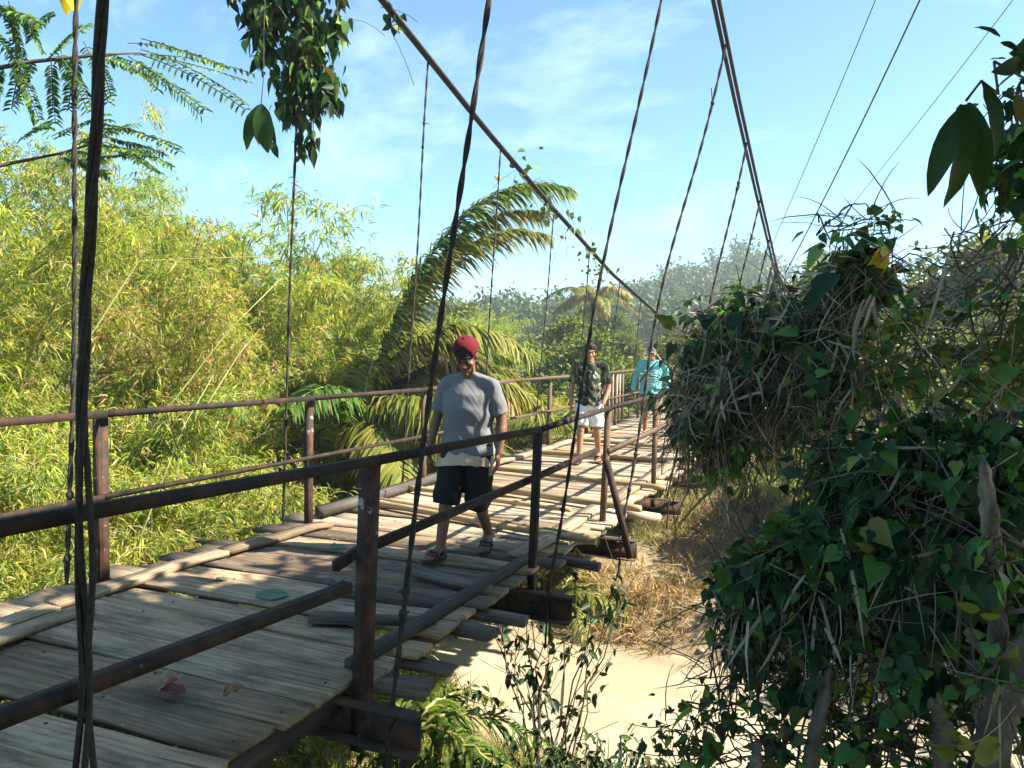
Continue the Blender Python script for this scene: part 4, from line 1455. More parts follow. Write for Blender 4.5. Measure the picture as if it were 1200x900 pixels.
def palm(label, x, y, fr, trunk_h, seed, mats, group=None, z=None):
    """fr: list of (azimuth, length, rise, droop, lit)"""
    rng = np.random.default_rng(seed)
    z0 = float(ground_z(x, y)) if z is None else z
    o = thing('coconut_palm', label, 'palm tree', (x, y, z0), group)
    mb = MB()
    P = np.stack([np.linspace(0, 0.15, 8), 0 * np.arange(8.), np.linspace(-0.2, trunk_h, 8)], 1)
    mb.tube(P, np.linspace(0.17, 0.12, 8) * (1 if trunk_h > 1.2 else 0.45), 10)
    mb.build('trunk', M['bark'], o)
    top = P[-1]
    for (az, L, rise, droop, lit) in fr:
        n = 22
        t = np.linspace(0, 1, n)
        d = np.array([math.sin(az), math.cos(az), 0])
        R = top + d * (L * (0.22 * t + 0.62 * t ** 1.6))[:, None] * (1.0 if rise < 1.2 else 0.9) + np.stack([0 * t, 0 * t, L * (rise * t - droop * t ** 2.4)], 1)
        R += rng.normal(0, 0.01, R.shape)
        mb = MB()
        mb.tube(R, 0.028 * (1 - 0.85 * t), 5)
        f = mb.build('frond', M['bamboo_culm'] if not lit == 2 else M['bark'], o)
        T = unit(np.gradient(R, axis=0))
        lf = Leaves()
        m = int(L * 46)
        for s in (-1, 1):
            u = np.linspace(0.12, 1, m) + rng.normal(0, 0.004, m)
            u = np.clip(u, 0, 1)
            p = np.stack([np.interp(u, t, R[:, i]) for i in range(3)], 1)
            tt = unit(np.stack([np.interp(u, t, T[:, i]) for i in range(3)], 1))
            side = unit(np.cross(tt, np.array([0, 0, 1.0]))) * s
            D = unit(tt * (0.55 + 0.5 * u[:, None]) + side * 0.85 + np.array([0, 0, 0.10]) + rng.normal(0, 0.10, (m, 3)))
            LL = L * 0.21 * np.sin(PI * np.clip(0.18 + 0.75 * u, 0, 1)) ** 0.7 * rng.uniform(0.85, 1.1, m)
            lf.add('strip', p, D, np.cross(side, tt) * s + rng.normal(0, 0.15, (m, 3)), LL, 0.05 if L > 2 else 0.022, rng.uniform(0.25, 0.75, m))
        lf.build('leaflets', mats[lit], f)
    return o


PM = [M['palm_leaf'], M['palm_leaf_lit'], M['palm_dry']]
palm('young coconut palm with one long frond arching over behind the man in the red cap', -7.9, 11.2,
     [(1.16, 4.7, 1.85, 0.86, 0), (1.30, 4.2, 1.7, 0.8, 1), (1.0, 4.3, 1.8, 0.8, 1), (1.2, 4.4, 1.0, 0.9, 1), (1.35, 3.6, 1.5, 1.25, 2), (0.8, 4.2, 1.1, 0.9, 1), (1.45, 4.0, 1.3, 0.85, 1), (1.9, 4.4, 0.75, 0.75, 1), (1.55, 3.6, 0.5, 0.7, 1), (2.3, 3.8, 0.6, 0.75, 1), (0.5, 4.0, 1.0, 0.6, 0),
      (2.9, 3.2, 0.9, 0.6, 0), (-1.2, 3.2, 0.9, 0.7, 0), (-0.4, 3.5, 1.1, 0.6, 0), (-2.2, 2.8, 0.6, 0.8, 1), (1.7, 3.4, 0.35, 0.8, 2)], 2.7, 3, PM)
palm('spiky young palm with upright fan shaped leaves left of the cable hanger', -8.2, 10.8,
     [(0.2, 2.4, 1.35, 0.3, 0), (1.2, 2.6, 1.3, 0.3, 1), (2.4, 2.2, 1.3, 0.35, 0), (3.4, 2.3, 1.35, 0.35, 1), (4.5, 2.4, 1.3, 0.3, 0), (5.4, 2.4, 1.4, 0.3, 1), (1.8, 2.0, 1.1, 0.4, 1)], 1.4, 5, PM)
palm('yellowed low palm with drooping fronds behind the man in the dark patterned shirt', -5.6, 16.6,
     [(0.3, 3.4, 0.8, 0.7, 1), (1.2, 3.2, 0.7, 0.75, 1), (2.2, 3.4, 0.7, 0.8, 1), (3.0, 3.4, 0.9, 0.7, 1), (4.1, 3.2, 0.8, 0.7, 1), (5.2, 3.4, 0.9, 0.65, 1)], 1.9, 6, PM)
palm('distant pale coconut palm in the gap beside the sloping far cable', -11.5, 36,
     [(k * 0.63, 2.7, 0.55 + 0.3 * (k % 2), 0.75, 1 if k % 3 else 2) for k in range(10)], 4.2, 7, PM)
palm('small palm whose dark frond shows under the deck beside the nearest beam', -3.3, 5.3,
     [(1.0, 1.5, 0.45, 0.6, 0), (1.7, 1.5, 0.4, 0.6, 0), (0.3, 1.4, 0.5, 0.6, 0), (5.2, 1.4, 0.5, 0.6, 0)], 0.75, 8, PM)
palm('low palm with pale fronds at the far edge of the water just under the bridge', -5.0, 13.5,
     [(1.0, 2.0, 0.65, 0.6, 1), (1.7, 2.1, 0.6, 0.6, 1), (2.4, 1.8, 0.5, 0.6, 1), (0.2, 1.8, 0.7, 0.5, 1)], 0.35, 9, PM)


def tree_meshes(seed, h, cw, nleaf, ls, mat, lobes=14, trunk=0.22, base=0.3):
    rng = np.random.default_rng(seed)
    tr, lf = MB(), Leaves()
    t = np.linspace(0, 1, 8)
    P = np.stack([0.25 * np.sin(t * 3 + seed), 0.2 * np.sin(t * 2.3 + seed * 2), h * 0.75 * t - 0.3], 1)
    tr.tube(P, trunk * (1 - 0.75 * t), 7)
    for k in range(lobes):
        a = rng.uniform(0, 2 * PI)
        u = rng.uniform(base, 1.0)
        rr = cw * (0.35 + 0.65 * math.sin(PI * min(1, 0.25 + 0.75 * (u - base) / (1 - base) * 0.95))) * rng.uniform(0.35, 0.95)
        c = np.array([math.cos(a) * rr, math.sin(a) * rr, h * (base + (1 - base) * 0.93 * (u - base) / (1 - base))])
        p0 = np.array([np.interp(min(0.95, u * 0.75), t, P[:, i]) for i in range(3)])
        tr.tube(bez(p0, (p0 + c) / 2 + [0, 0, 0.3], c, 6), np.linspace(trunk * 0.3, 0.015, 6), 4, cap=False)
        m = nleaf // lobes
        br = cw * rng.uniform(0.25, 0.45)
        nc = 9
        cc = c + rand_dirs(rng, nc) * (br * rng.uniform(0.5, 1.0, (nc, 1))) * [1, 1, 0.75]
        p = cc[rng.integers(0, nc, m)] + rng.normal(0, br * 0.27, (m, 3))
        D = unit(p - c + rng.normal(0, br * 0.5, (m, 3)))
        L = ls * rng.uniform(0.6, 1.3, m)
        lf.add('oval', p, D, rand_dirs(rng, m) + np.array([0.2, 0, 1.0]), L, L * rng.uniform(0.4, 0.6, m), 0.2)
    return tr.mesh('trunk', M['bark']), lf.mesh('crown', mat)


TREES = [tree_meshes(1, 9, 3.4, 14000, 0.34, M['tree_leaf'], 18), tree_meshes(2, 8, 3.0, 14000, 0.32, M['tree_leaf_pale'], 16, base=0.2),
         tree_meshes(3, 11, 3.6, 14000, 0.34, M['tree_leaf'], 20), tree_meshes(4, 3.2, 1.9, 9000, 0.15, M['tree_leaf_pale'], 16, 0.07, 0.08),
         tree_meshes(5, 3.4, 1.7, 9000, 0.15, M['shrub_leaf'], 16, 0.07, 0.08)]


def tree(x, y, k, s, rz, label, group, name='leafy_tree', cat='tree', sz=1.0):
    o = thing(name, label, cat, (x, y, float(ground_z(x, y)) - 0.1), group, rz)
    o.scale = (s, s, s * sz)
    link('trunk' if name != 'leafy_shrub' else 'stems', TREES[k][0], o)
    link('crown' if name != 'leafy_shrub' else 'foliage', TREES[k][1], o)
    return o


rt = np.random.default_rng(77)
# mid-distance trees on the far bank
for (x, y, k, s) in ((-13, 44, 1, 0.9), (-9, 34, 1, 0.62), (-16, 52, 0, 1.0), (-6.0, 30, 1, 0.55), (-20, 40, 1, 1.1), (-3, 33, 1, 0.6), (-24, 34, 0, 1.1), (-8, 52, 1, 0.85), (-1, 44, 0, 0.7), (4, 38, 1, 0.75), (9, 46, 0, 0.8),
                     (-27, 26, 1, 1.15), (-30, 44, 0, 1.2), (-12.5, 64, 1, 0.9), (-4, 66, 0, 0.8), (6, 60, 0, 0.85), (12, 58, 1, 0.9)):
    tree(x, y, k, s * 0.55, rt.uniform(0, 6), 'leafy tree in the green belt on the far bank', 'trees on the far bank')
# shrubs
for (x, y, k, s) in ((-7.3, 12.2, 3, 0.75), (-6.8, 13.4, 3, 0.62), (-8.4, 13.0, 3, 0.8), (-6.6, 15.8, 3, 0.8), (-7.6, 16.5, 3, 1.0), (-5.7, 18.6, 3, 0.7), (-6.6, 20.5, 3, 0.95), (-5.4, 22, 3, 0.85), (-8.5, 19.5, 3, 1.0), (-7.5, 24, 3, 1.2), (-4.8, 26, 3, 0.8), (-10.5, 18.6, 4, 0.8), (-3.6, 29, 4, 0.9), (-9.5, 27, 3, 1.3)):
    tree(x, y, k, s, rt.uniform(0, 6), 'yellow green shrub beyond the far railing, past the red cap man', 'shrubs beyond the railing', 'leafy_shrub', 'shrub')
for (x, y, k, s) in ((-0.9, 21.2, 4, 0.5), (0.6, 22.0, 4, 0.6), (-1.4, 23.5, 4, 0.8), (2.2, 21.5, 4, 0.7), (1.2, 24, 3, 0.9), (3.2, 24.5, 3, 1.0), (-0.4, 19.8, 4, 0.33), (4.6, 22.5, 4, 0.9), (-1.75, 19.4, 4, 0.33), (0.9, 19.6, 4, 0.4)):
    tree(x, y, k, s, rt.uniform(0, 6), 'green shrub at the far end of the bridge below the vines', 'shrubs under the vine hump', 'leafy_shrub', 'shrub')
for (x, y, k, s) in ((1.2, 17.6, 3, 1.2), (3.2, 16.8, 3, 1.3), (5.2, 18.4, 3, 1.5), (2.6, 20.5, 1, 0.5), (5.6, 22, 1, 0.55), (7.8, 20.5, 1, 0.55), (0.2, 25, 1, 0.6), (4.0, 27, 1, 0.7), (9.5, 27, 1, 0.8)):
    tree(x, y, k, s, rt.uniform(0, 6), 'sunlit green tree seen through the loose creeper at right', 'sunlit trees behind the creeper')
for (x, y, k, s, rz) in ((2.0, 15.4, 3, 1.3, 0.4), (3.8, 15.0, 3, 1.5, 2.0), (5.6, 16.6, 3, 1.6, 3.1), (0.6, 16.2, 3, 1.1, 4.4), (7.2, 15.2, 3, 1.5, 5.0)):
    bamboo(x, y, k, s, rz, 'low bright bamboo growth glimpsed behind the creeper at right', 'low bamboo behind the creeper')
# wooded hill: one mass of many crowns
hl, ht = Leaves(), MB()
cnt = 0
while cnt < 420:
    x, y = rt.uniform(-120, 90), rt.uniform(75, 185)
    dep = -x * 0.397 + y * 0.918
    xc = x * 0.918 + y * 0.397
    if abs(xc / dep) > 0.75 or xc / dep < -0.2 and rt.random() < 0.6:
        continue
    cnt += 1
    z = float(ground_z(x, y))
    r = rt.uniform(2.0, 3.4)
    hh = rt.uniform(2, 5)
    m = 400
    c = np.array([x, y, z + hh])
    nc = 8
    cc = c + rand_dirs(rt, nc) * r * 0.75 * [1, 1, 0.8]
    p = cc[rt.integers(0, nc, m)] + rt.normal(0, r * 0.27, (m, 3))
    L = rt.uniform(0.4, 0.9, m)
    hl.add('oval', p, rand_dirs(rt, m), rand_dirs(rt, m) + [0, 0, 1], L, L * 0.6)
tag(hl.build('hill_woods', M['tree_leaf']), kind='stuff')


# ------------------------------------------------------------------ ground cover
def grass_patch(name, n, xs, ys, L, W, mat, cond=None, seed=0, clump=0.5, lie=0.5):
    rng = np.random.default_rng(seed)
    nc = n // 14
    cx, cy = rng.uniform(*xs, nc), rng.uniform(*ys, nc)
    if cond is not None:
        ok = cond(cx, cy, rng)
        cx, cy = cx[ok], cy[ok]
    m = len(cx) * 14
    i = np.repeat(np.arange(len(cx)), 14)
    x = cx[i] + rng.normal(0, 0.10, m)
    y = cy[i] + rng.normal(0, 0.10, m)
    P = np.stack([x, y, ground_z(x, y) - 0.02], 1)
    D = unit(np.stack([rng.normal(0, lie, m), rng.normal(0, lie, m), np.ones(m)], 1))
    l = rng.uniform(*L, m) * (0.6 + 0.8 * rng.random(len(cx))[i])
    lv = Leaves()
    lv.add('blade', P, D, rand_dirs(rng, m), l, W, rng.uniform(0.1, 0.7, m))
    return tag(lv.build(name, mat), kind='stuff')


def sfun(x, y):
    return river_y(x) - y


grass_patch('dry_grass', 38000, (-7, 5), (12.2, 21), (0.25, 0.7), 0.02, M['dry_grass'],
            lambda x, y, r: ((sfun(x, y) < -1.3) & (sfun(x, y) > -3.3) & (smooth_noise(x, y, 0.8, 9) > -0.1)) | ((sfun(x, y) < -3.3) & (r.random(len(x)) < 0.12)) | ((sfun(x, y) < -5.6) & (r.random(len(x)) < 0.8) & (smooth_noise(x, y, 1.2, 9) > -0.3)), 1, lie=0.7)
grass_patch('far_bank_grass', 70000, (-16, 10), (15, 34), (0.25, 0.6), 0.022, M['grass'], lambda x, y, r: (sfun(x, y) < -7.2) | ((sfun(x, y) < -5.0) & (smooth_noise(x, y, 0.9, 14) > 0.0)), 2)
grass_patch('near_bank_grass', 60000, (-9, 4), (3.2, 10.5), (0.2, 0.55), 0.016, M['grass'], lambda x, y, r: (sfun(x, y) > 3.2) & ((x < -4.5) | ((sfun(x, y) < 7) & (x < -1.6))), 3)
grass_patch('left_bank_grass', 42000, (-13, -4.6), (0.5, 10), (0.2, 0.6), 0.016, M['grass'], lambda x, y, r: (sfun(x, y) > 2.6), 4)


rs = np.random.default_rng(91)
mb = MB()
for k in range(420):
    x, y = rs.uniform(-7, 3), rs.uniform(12, 19)
    if not (-6.2 < sfun(x, y) < -1.2) or smooth_noise(x, y, 1.4, 2) < -0.1:
        continue
    r = rs.uniform(0.02, 0.09) * rs.random() ** 0.5
    mb.ball((x, y, float(ground_z(x, y)) + r * 0.2), (r * rs.uniform(0.8, 1.5), r, r * 0.6), 7, 5)
M['pebble'] = noisy_mat('pebble', [(0.3, (0.14, 0.12, 0.095)), (0.7, (0.32, 0.28, 0.22))], 5, 0.9, 0.2)
tag(mb.build('pebbles', M['pebble'], smooth=True), kind='stuff')
# ------------------------------------------------------------------ plants below the deck (bottom centre)
def stem_plant(name, label, cat, x, y, h, ns, seed, lmat, leaf=0.07, dens=26, spread=0.5, group=None, kind='oval', bare=0.0):
    rng = np.random.default_rng(seed)
    z0 = float(ground_z(x, y))
    o = thing(name, label, cat, (x, y, z0), group)
    st, lf = MB(), Leaves()
    for k in range(ns):
        a = rng.uniform(0, 2 * PI)
        e = np.array([math.cos(a), math.sin(a), 0]) * spread * rng.uniform(0.2, 1.2)
        hh = h * rng.uniform(0.55, 1.1)
        p0 = np.array([rng.normal(0, 0.08), rng.normal(0, 0.08), -0.1])
        P = bez(p0, p0 + e * 0.3 + [0, 0, hh * 0.7], p0 + e + [0, 0, hh], 9)
        P[1:-1] += rng.normal(0, 0.015 * h, (7, 3))
        st.tube(P, np.linspace(0.010, 0.003, 9), 4, cap=False)
        tw = [P]
        for b in range(4):
            u = rng.integers(3, 8)
            q = P[u]
            d = unit(np.array([rng.normal(), rng.normal(), 0.7])) * hh * rng.uniform(0.12, 0.3)
            Q = bez(q, q + d * 0.5, q + d + [0, 0, 0.05], 5)
            st.tube(Q, 0.003, 3, cap=False)
            tw.append(Q)
        for Q in tw:
            if rng.random() < bare:
                continue
            m = dens // 4
            ii = rng.integers(len(Q) // 3, len(Q), m)
            p = Q[ii] + rng.normal(0, 0.02, (m, 3))
            D = unit(rng.normal(0, 0.8, (m, 3)) + [0, 0, -0.35])
            L = leaf * rng.uniform(0.6, 1.3, m)
            lf.add(kind, p, D, rand_dirs(rng, m) + [0, 0, 1], L, L * rng.uniform(0.4, 0.6, m), 0.3)
    st.build('stems', M['twig'], o)
    lf.build('foliage', lmat, o)
    return o


stem_plant('sparse_sapling', 'spindly dark leaved sapling standing against the bright water below the deck', 'sapling', -2.15, 5.9, 2.25, 19, 1, M['dark_leaf'], 0.10, 22, 0.75, bare=0.4)
for i, (px, py, d, h, k) in enumerate(((560, 880, 5.2, 0.8, 0), (500, 870, 5.0, 0.7, 1), (620, 890, 5.4, 0.75, 0), (690, 850, 5.6, 1.0, 0), (740, 840, 5.4, 1.0, 2), (790, 860, 5.0, 0.9, 2), (660, 880, 4.9, 0.6, 2), (440, 880, 4.4, 0.6, 1), (370, 880, 4.3, 0.7, 1), (320, 890, 4.0, 0.6, 1))):
    P = at(px, py, d)
    stem_plant('bank_shrub', ['dark leaved twiggy shrub in the row below the sapling', 'bright green low bush under the nearest beam end', 'dark twiggy bush on the slope left of the tangled vines'][k], 'shrub', P[0], P[1],
               0.25 * h + 0.62 * max(0, P[2] - float(ground_z(P[0], P[1]))), 16, 40 + i, [M['dark_leaf'], M['grass'], M['dark_leaf']][k], 0.075, [34, 60, 44][k], 0.55,
               ['shrubs below the deck', 'bright bushes below the deck', 'dark bushes below the vines'][k])

# ------------------------------------------------------------------ the vine tangle on the right
def thicket(name, label, blobs, seed, lmats, straw=0, stems=60, leafkind='heart', strawlen=(0.15, 0.5), hang=0.0, down=0.4, lsz=1.0):
    """blobs: (px,py,depth, radius_m (3), leaves, leafsize)"""
    rng = np.random.default_rng(seed)
    cs = [at(b[0], b[1], b[2]) for b in blobs]
    c0 = np.mean(cs, 0)
    z0 = float(ground_z(c0[0], c0[1]))
    o = thing(name, label, 'vines', (c0[0], c0[1], z0))
    o['_abs'] = 1
    Ls = [Leaves() for _ in lmats]
    st = MB()
    stw = Leaves()
    for b, c in zip(blobs, cs):
        r = np.array(b[3])
        n = int(b[4] * 1.0)
        # small clusters on the shell and through the volume
        ncl = max(6, n // 9)
        cc = c + rand_dirs(rng, ncl) * (rng.uniform(0.15, 1.0, (ncl, 1)) ** 0.6) * r
        ci = rng.integers(0, ncl, n)
        p = cc[ci] + rng.normal(0, 0.06, (n, 3))
        outw = unit((p - c) / r)
        D = unit(outw * 0.5 + rng.normal(0, 0.55, (n, 3)) + [0, 0, -down])
        Nn = outw * 0.8 + rng.normal(0, 0.5, (n, 3)) + [0, 0, 0.7]
        L = b[5] * lsz * rng.uniform(0.35, 1.0, n) * np.where(rng.random(n) < 0.10, 1.75, 1.0)
        which = rng.choice(len(lmats), n, p=[0.6, 0.4] if len(lmats) == 2 else [0.45, 0.38, 0.17])
        for k in range(len(lmats)):
            m = which == k
            lk = [leafkind, 'heart', 'oval'][k] if leafkind != 'oval' else 'oval'
            Wd = L * (rng.uniform(0.65, 0.95, n) if lk in ('heart', 'lobed') else rng.uniform(0.35, 0.5, n))
            Ls[k].add(lk, p[m], D[m], Nn[m], L[m], Wd[m], rng.uniform(0, 0.5, m.sum()))
        for k in range(int(stems * np.prod(r) ** (1 / 3))):
            a = c + rand_dirs(rng, 1)[0] * r * rng.uniform(0.4, 1.1)
            e = c + rand_dirs(rng, 1)[0] * r * rng.uniform(0.4, 1.15)
            mid = (a + e) / 2 + rng.normal(0, 0.12, 3) - [0, 0, 0.1 * hang]
            if rng.random() < hang:
                e = a + np.array([rng.normal(0, 0.15), rng.normal(0, 0.15), -rng.uniform(0.15, 0.7)])
                mid = (a + e) / 2 + rng.normal(0, 0.08, 3)
            st.tube(bez(a, mid, e, 7) + rng.normal(0, 0.008, (7, 3)), rng.uniform(0.0016, 0.006), 4, cap=False)
        for k in range(int(22 * np.prod(r) ** (1 / 3) * 2)):      # twigs poking out of the outline
            dd = unit(rng.normal(0, 1, 3) + [0, 0, 0.5])
            a = c + dd * r * 0.75
            e = a + unit(dd + rng.normal(0, 0.5, 3)) * rng.uniform(0.12, 0.42)
            st.tube(bez(a, (a + e) / 2 + rng.normal(0, 0.04, 3), e, 5), [0.004, 0.0035, 0.003, 0.0025, 0.0015], 4, cap=False)
        ns = int(straw * np.prod(r) ** (1 / 3))
        if ns > 4:
            p = c + rand_dirs(rng, ns) * r * rng.uniform(0.6, 1.1, (ns, 1))
            D = unit(rng.normal(0, 0.75, (ns, 3)) + [0, 0, -0.7 if hang > 0.2 else -0.15])
            L = rng.uniform(*strawlen, ns)
            stw.add('strip', p, D, rand_dirs(rng, ns), L, rng.choice([0.005, 0.009, 0.019], ns, p=[0.5, 0.36, 0.14]), rng.uniform(0, 0.4, ns))
    st.build('stems', M['twig'], o)
    for k, l in enumerate(Ls):
        if l.n:
            l.build(['leaves', 'small_leaves', 'highlight_leaves'][k], lmats[k], o)
    if stw.n:
        stw.build('dry_straw', M['straw'], o)
    return o


VM, DM = M['vine_leaf'], M['dark_leaf']  # dark_leaf in the lower thickets puts deep shade into the leaf colour
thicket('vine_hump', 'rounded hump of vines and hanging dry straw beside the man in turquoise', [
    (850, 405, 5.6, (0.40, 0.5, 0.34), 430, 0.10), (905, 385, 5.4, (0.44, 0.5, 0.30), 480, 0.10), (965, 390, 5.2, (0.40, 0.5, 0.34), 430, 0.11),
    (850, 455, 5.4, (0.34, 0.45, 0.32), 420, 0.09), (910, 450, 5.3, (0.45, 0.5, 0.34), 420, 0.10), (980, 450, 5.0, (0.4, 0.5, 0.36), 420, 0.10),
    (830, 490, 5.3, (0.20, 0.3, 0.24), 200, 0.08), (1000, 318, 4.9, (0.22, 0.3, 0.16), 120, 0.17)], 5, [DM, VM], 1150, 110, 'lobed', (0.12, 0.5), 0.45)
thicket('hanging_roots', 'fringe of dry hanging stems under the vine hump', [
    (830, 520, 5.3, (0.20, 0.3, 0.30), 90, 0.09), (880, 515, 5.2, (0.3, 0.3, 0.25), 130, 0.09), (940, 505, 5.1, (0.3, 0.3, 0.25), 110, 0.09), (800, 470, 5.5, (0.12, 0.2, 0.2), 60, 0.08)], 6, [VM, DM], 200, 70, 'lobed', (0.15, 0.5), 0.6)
thicket('open_creeper', 'loose creeper in sunlit-toned leaves and bare twigs above the dark thicket at the right edge', [  # majority in a lighter leaf colour so the creeper looks sunlit
    (1060, 360, 4.6, (0.36, 0.4, 0.20), 45, 0.10), (1130, 370, 4.3, (0.36, 0.4, 0.24), 55, 0.10), (1190, 350, 4.2, (0.25, 0.35, 0.30), 60, 0.09),
    (1060, 430, 4.5, (0.38, 0.4, 0.20), 95, 0.10), (1140, 435, 4.2, (0.40, 0.4, 0.20), 100, 0.10), (1210, 420, 4.0, (0.35, 0.4, 0.25), 100, 0.10), (1010, 262, 4.8, (0.28, 0.3, 0.07), 40, 0.09), (1150, 300, 4.3, (0.4, 0.35, 0.2), 10, 0.08)], 7, [M['shrub_leaf'], VM], 90, 75, 'lobed', (0.2, 0.6), 0.15)
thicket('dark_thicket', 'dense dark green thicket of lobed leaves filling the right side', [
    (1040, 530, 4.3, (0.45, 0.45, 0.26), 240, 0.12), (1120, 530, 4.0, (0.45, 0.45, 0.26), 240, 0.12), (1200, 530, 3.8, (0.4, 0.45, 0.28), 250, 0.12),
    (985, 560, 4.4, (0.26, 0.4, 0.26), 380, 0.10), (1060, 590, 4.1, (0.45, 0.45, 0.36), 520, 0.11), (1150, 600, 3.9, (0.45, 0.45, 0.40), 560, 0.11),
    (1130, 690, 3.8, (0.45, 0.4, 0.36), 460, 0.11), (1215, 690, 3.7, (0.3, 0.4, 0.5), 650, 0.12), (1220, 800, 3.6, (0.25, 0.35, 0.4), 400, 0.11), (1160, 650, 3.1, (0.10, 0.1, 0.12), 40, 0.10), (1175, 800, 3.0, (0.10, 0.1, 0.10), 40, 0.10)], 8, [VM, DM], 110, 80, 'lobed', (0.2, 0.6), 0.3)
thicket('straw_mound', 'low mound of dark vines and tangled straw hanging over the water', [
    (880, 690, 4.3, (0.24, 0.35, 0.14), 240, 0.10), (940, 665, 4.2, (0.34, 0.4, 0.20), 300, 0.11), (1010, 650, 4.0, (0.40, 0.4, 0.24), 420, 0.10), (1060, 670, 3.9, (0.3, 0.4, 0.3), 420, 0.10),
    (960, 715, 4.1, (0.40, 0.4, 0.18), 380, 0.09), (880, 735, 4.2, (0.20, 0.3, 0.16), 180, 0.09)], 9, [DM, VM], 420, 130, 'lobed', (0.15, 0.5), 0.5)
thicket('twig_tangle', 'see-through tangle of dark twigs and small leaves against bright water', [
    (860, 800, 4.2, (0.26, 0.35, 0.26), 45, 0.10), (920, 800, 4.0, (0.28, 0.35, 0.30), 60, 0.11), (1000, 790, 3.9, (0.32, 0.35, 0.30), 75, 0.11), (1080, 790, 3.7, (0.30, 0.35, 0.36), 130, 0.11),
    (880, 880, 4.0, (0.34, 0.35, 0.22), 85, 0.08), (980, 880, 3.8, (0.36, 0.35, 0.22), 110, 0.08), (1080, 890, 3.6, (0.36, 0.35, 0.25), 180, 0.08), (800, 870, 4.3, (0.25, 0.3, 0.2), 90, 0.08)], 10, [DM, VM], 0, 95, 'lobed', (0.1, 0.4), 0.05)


def dry_bunch(px, py, d, n, L, label, seed):
    rng = np.random.default_rng(seed)
    c = at(px, py, d)
    lf = Leaves()
    D = unit(rng.normal(0, 0.22, (n, 3)) + [-0.12, 0, -1])
    lf.add('strip', c + rng.normal(0, 0.025, (n, 3)), D, unit(-AXF + rng.normal(0, 0.6, (n, 3))), L * rng.uniform(0.6, 1.15, n), rng.uniform(0.012, 0.03, n), 0.0)
    tag(lf.build('dry_leaf_bunch', M['straw']), label, 'dead leaves', 'bunches of dead leaves in the vines')


for q in ((846, 432, 5.05, 26, 0.42, 'largest bunch of dead tan blades hanging on the left flank of the vine hump', 1), (812, 480, 5.2, 12, 0.34, 'small bunch of dead blades at the left tip of the vine hump', 2), (905, 318, 5.0, 5, 0.34, 'few dead blades hanging from the crest of the vine hump', 3),
          (975, 400, 4.75, 6, 0.34, 'dead blades hanging where the vine hump meets the dark thicket', 4), (1022, 345, 4.5, 5, 0.3, 'dead blades below the yellow leaves', 5)):
    dry_bunch(*q)


def trunk(name, label, pix, radii, mat, seed, cat='dead trunk'):
    rng = np.random.default_rng(seed)
    P0 = np.array([at(*p) for p in pix])
    n = 40
    s = np.linspace(0, len(P0) - 1, n)
    P = np.stack([np.interp(s, np.arange(len(P0)), P0[:, i]) for i in range(3)], 1)
    for _ in range(3):
        P[1:-1] = (P[:-2] + 2 * P[1:-1] + P[2:]) / 4
    R = np.interp(s, np.arange(len(P0)), radii) * 0.66
    R[0] *= 0.35
    R[1] *= 0.7
    mb = MB()
    mb.tube(P, R * (1 + rng.normal(0, 0.16, n)), 12)
    V = mb.V[0]
    c = np.repeat(P, 12, 0)
    a = np.tile(np.arange(12), n)
    k = 1 + 0.22 * np.sin(a * 1.6 + np.repeat(s, 12) * 2.7) + 0.12 * rng.normal(size=len(V))
    mb.V[0] = c + (V - c) * k[:, None]
    for b in range(3):
        i = rng.integers(4, n - 6)
        d = rand_dirs(rng, 1)[0] * R[i] * 3.2
        mb.tube(bez(P[i], P[i] + d * 0.7, P[i] + d + [0, 0, R[i]], 5), np.linspace(R[i] * 0.45, R[i] * 0.2, 5), 6)
    o = mb.build(name, mat, smooth=True)
    return tag(o, label, cat)


trunk('dead_trunk', 'tall bare trunk with peeling pale bark inside the dark thicket at right', [(1152, 538, 3.35), (1160, 590, 3.35), (1162, 660, 3.35), (1172, 730, 3.35), (1165, 820, 3.35), (1150, 960, 3.35), (1150, 1300, 3.4)], [0.03, 0.05, 0.055, 0.06, 0.075, 0.09, 0.1], M['pale_bark'], 1)
trunk('dead_trunk', 'grey leaning stump rising against the bright water', [(974, 782, 3.7), (965, 820, 3.7), (952, 870, 3.7), (940, 960, 3.7), (935, 1250, 3.8)], [0.03, 0.05, 0.055, 0.06, 0.07], M['bark'], 2)
trunk('dead_trunk', 'short pale stump at the bottom left of the twig tangle', [(888, 866, 3.6), (886, 900, 3.6), (880, 980, 3.6), (880, 1250, 3.7)], [0.03, 0.045, 0.05, 0.06], M['pale_bark'], 3)
trunk('dead_trunk', 'thick brown forked root at the lower right corner', [(1090, 818, 3.3), (1108, 850, 3.3), (1100, 880, 3.3), (1130, 960, 3.3), (1140, 1250, 3.4)], [0.03, 0.05, 0.05, 0.08, 0.1], M['pale_bark'], 4)
trunk('dead_trunk', 'broad brown trunk base cut by the right edge', [(1225, 740, 3.2), (1190, 800, 3.2), (1165, 850, 3.25), (1170, 960, 3.25), (1180, 1300, 3.4)], [0.09, 0.10, 0.11, 0.12, 0.13], M['bark'], 5)


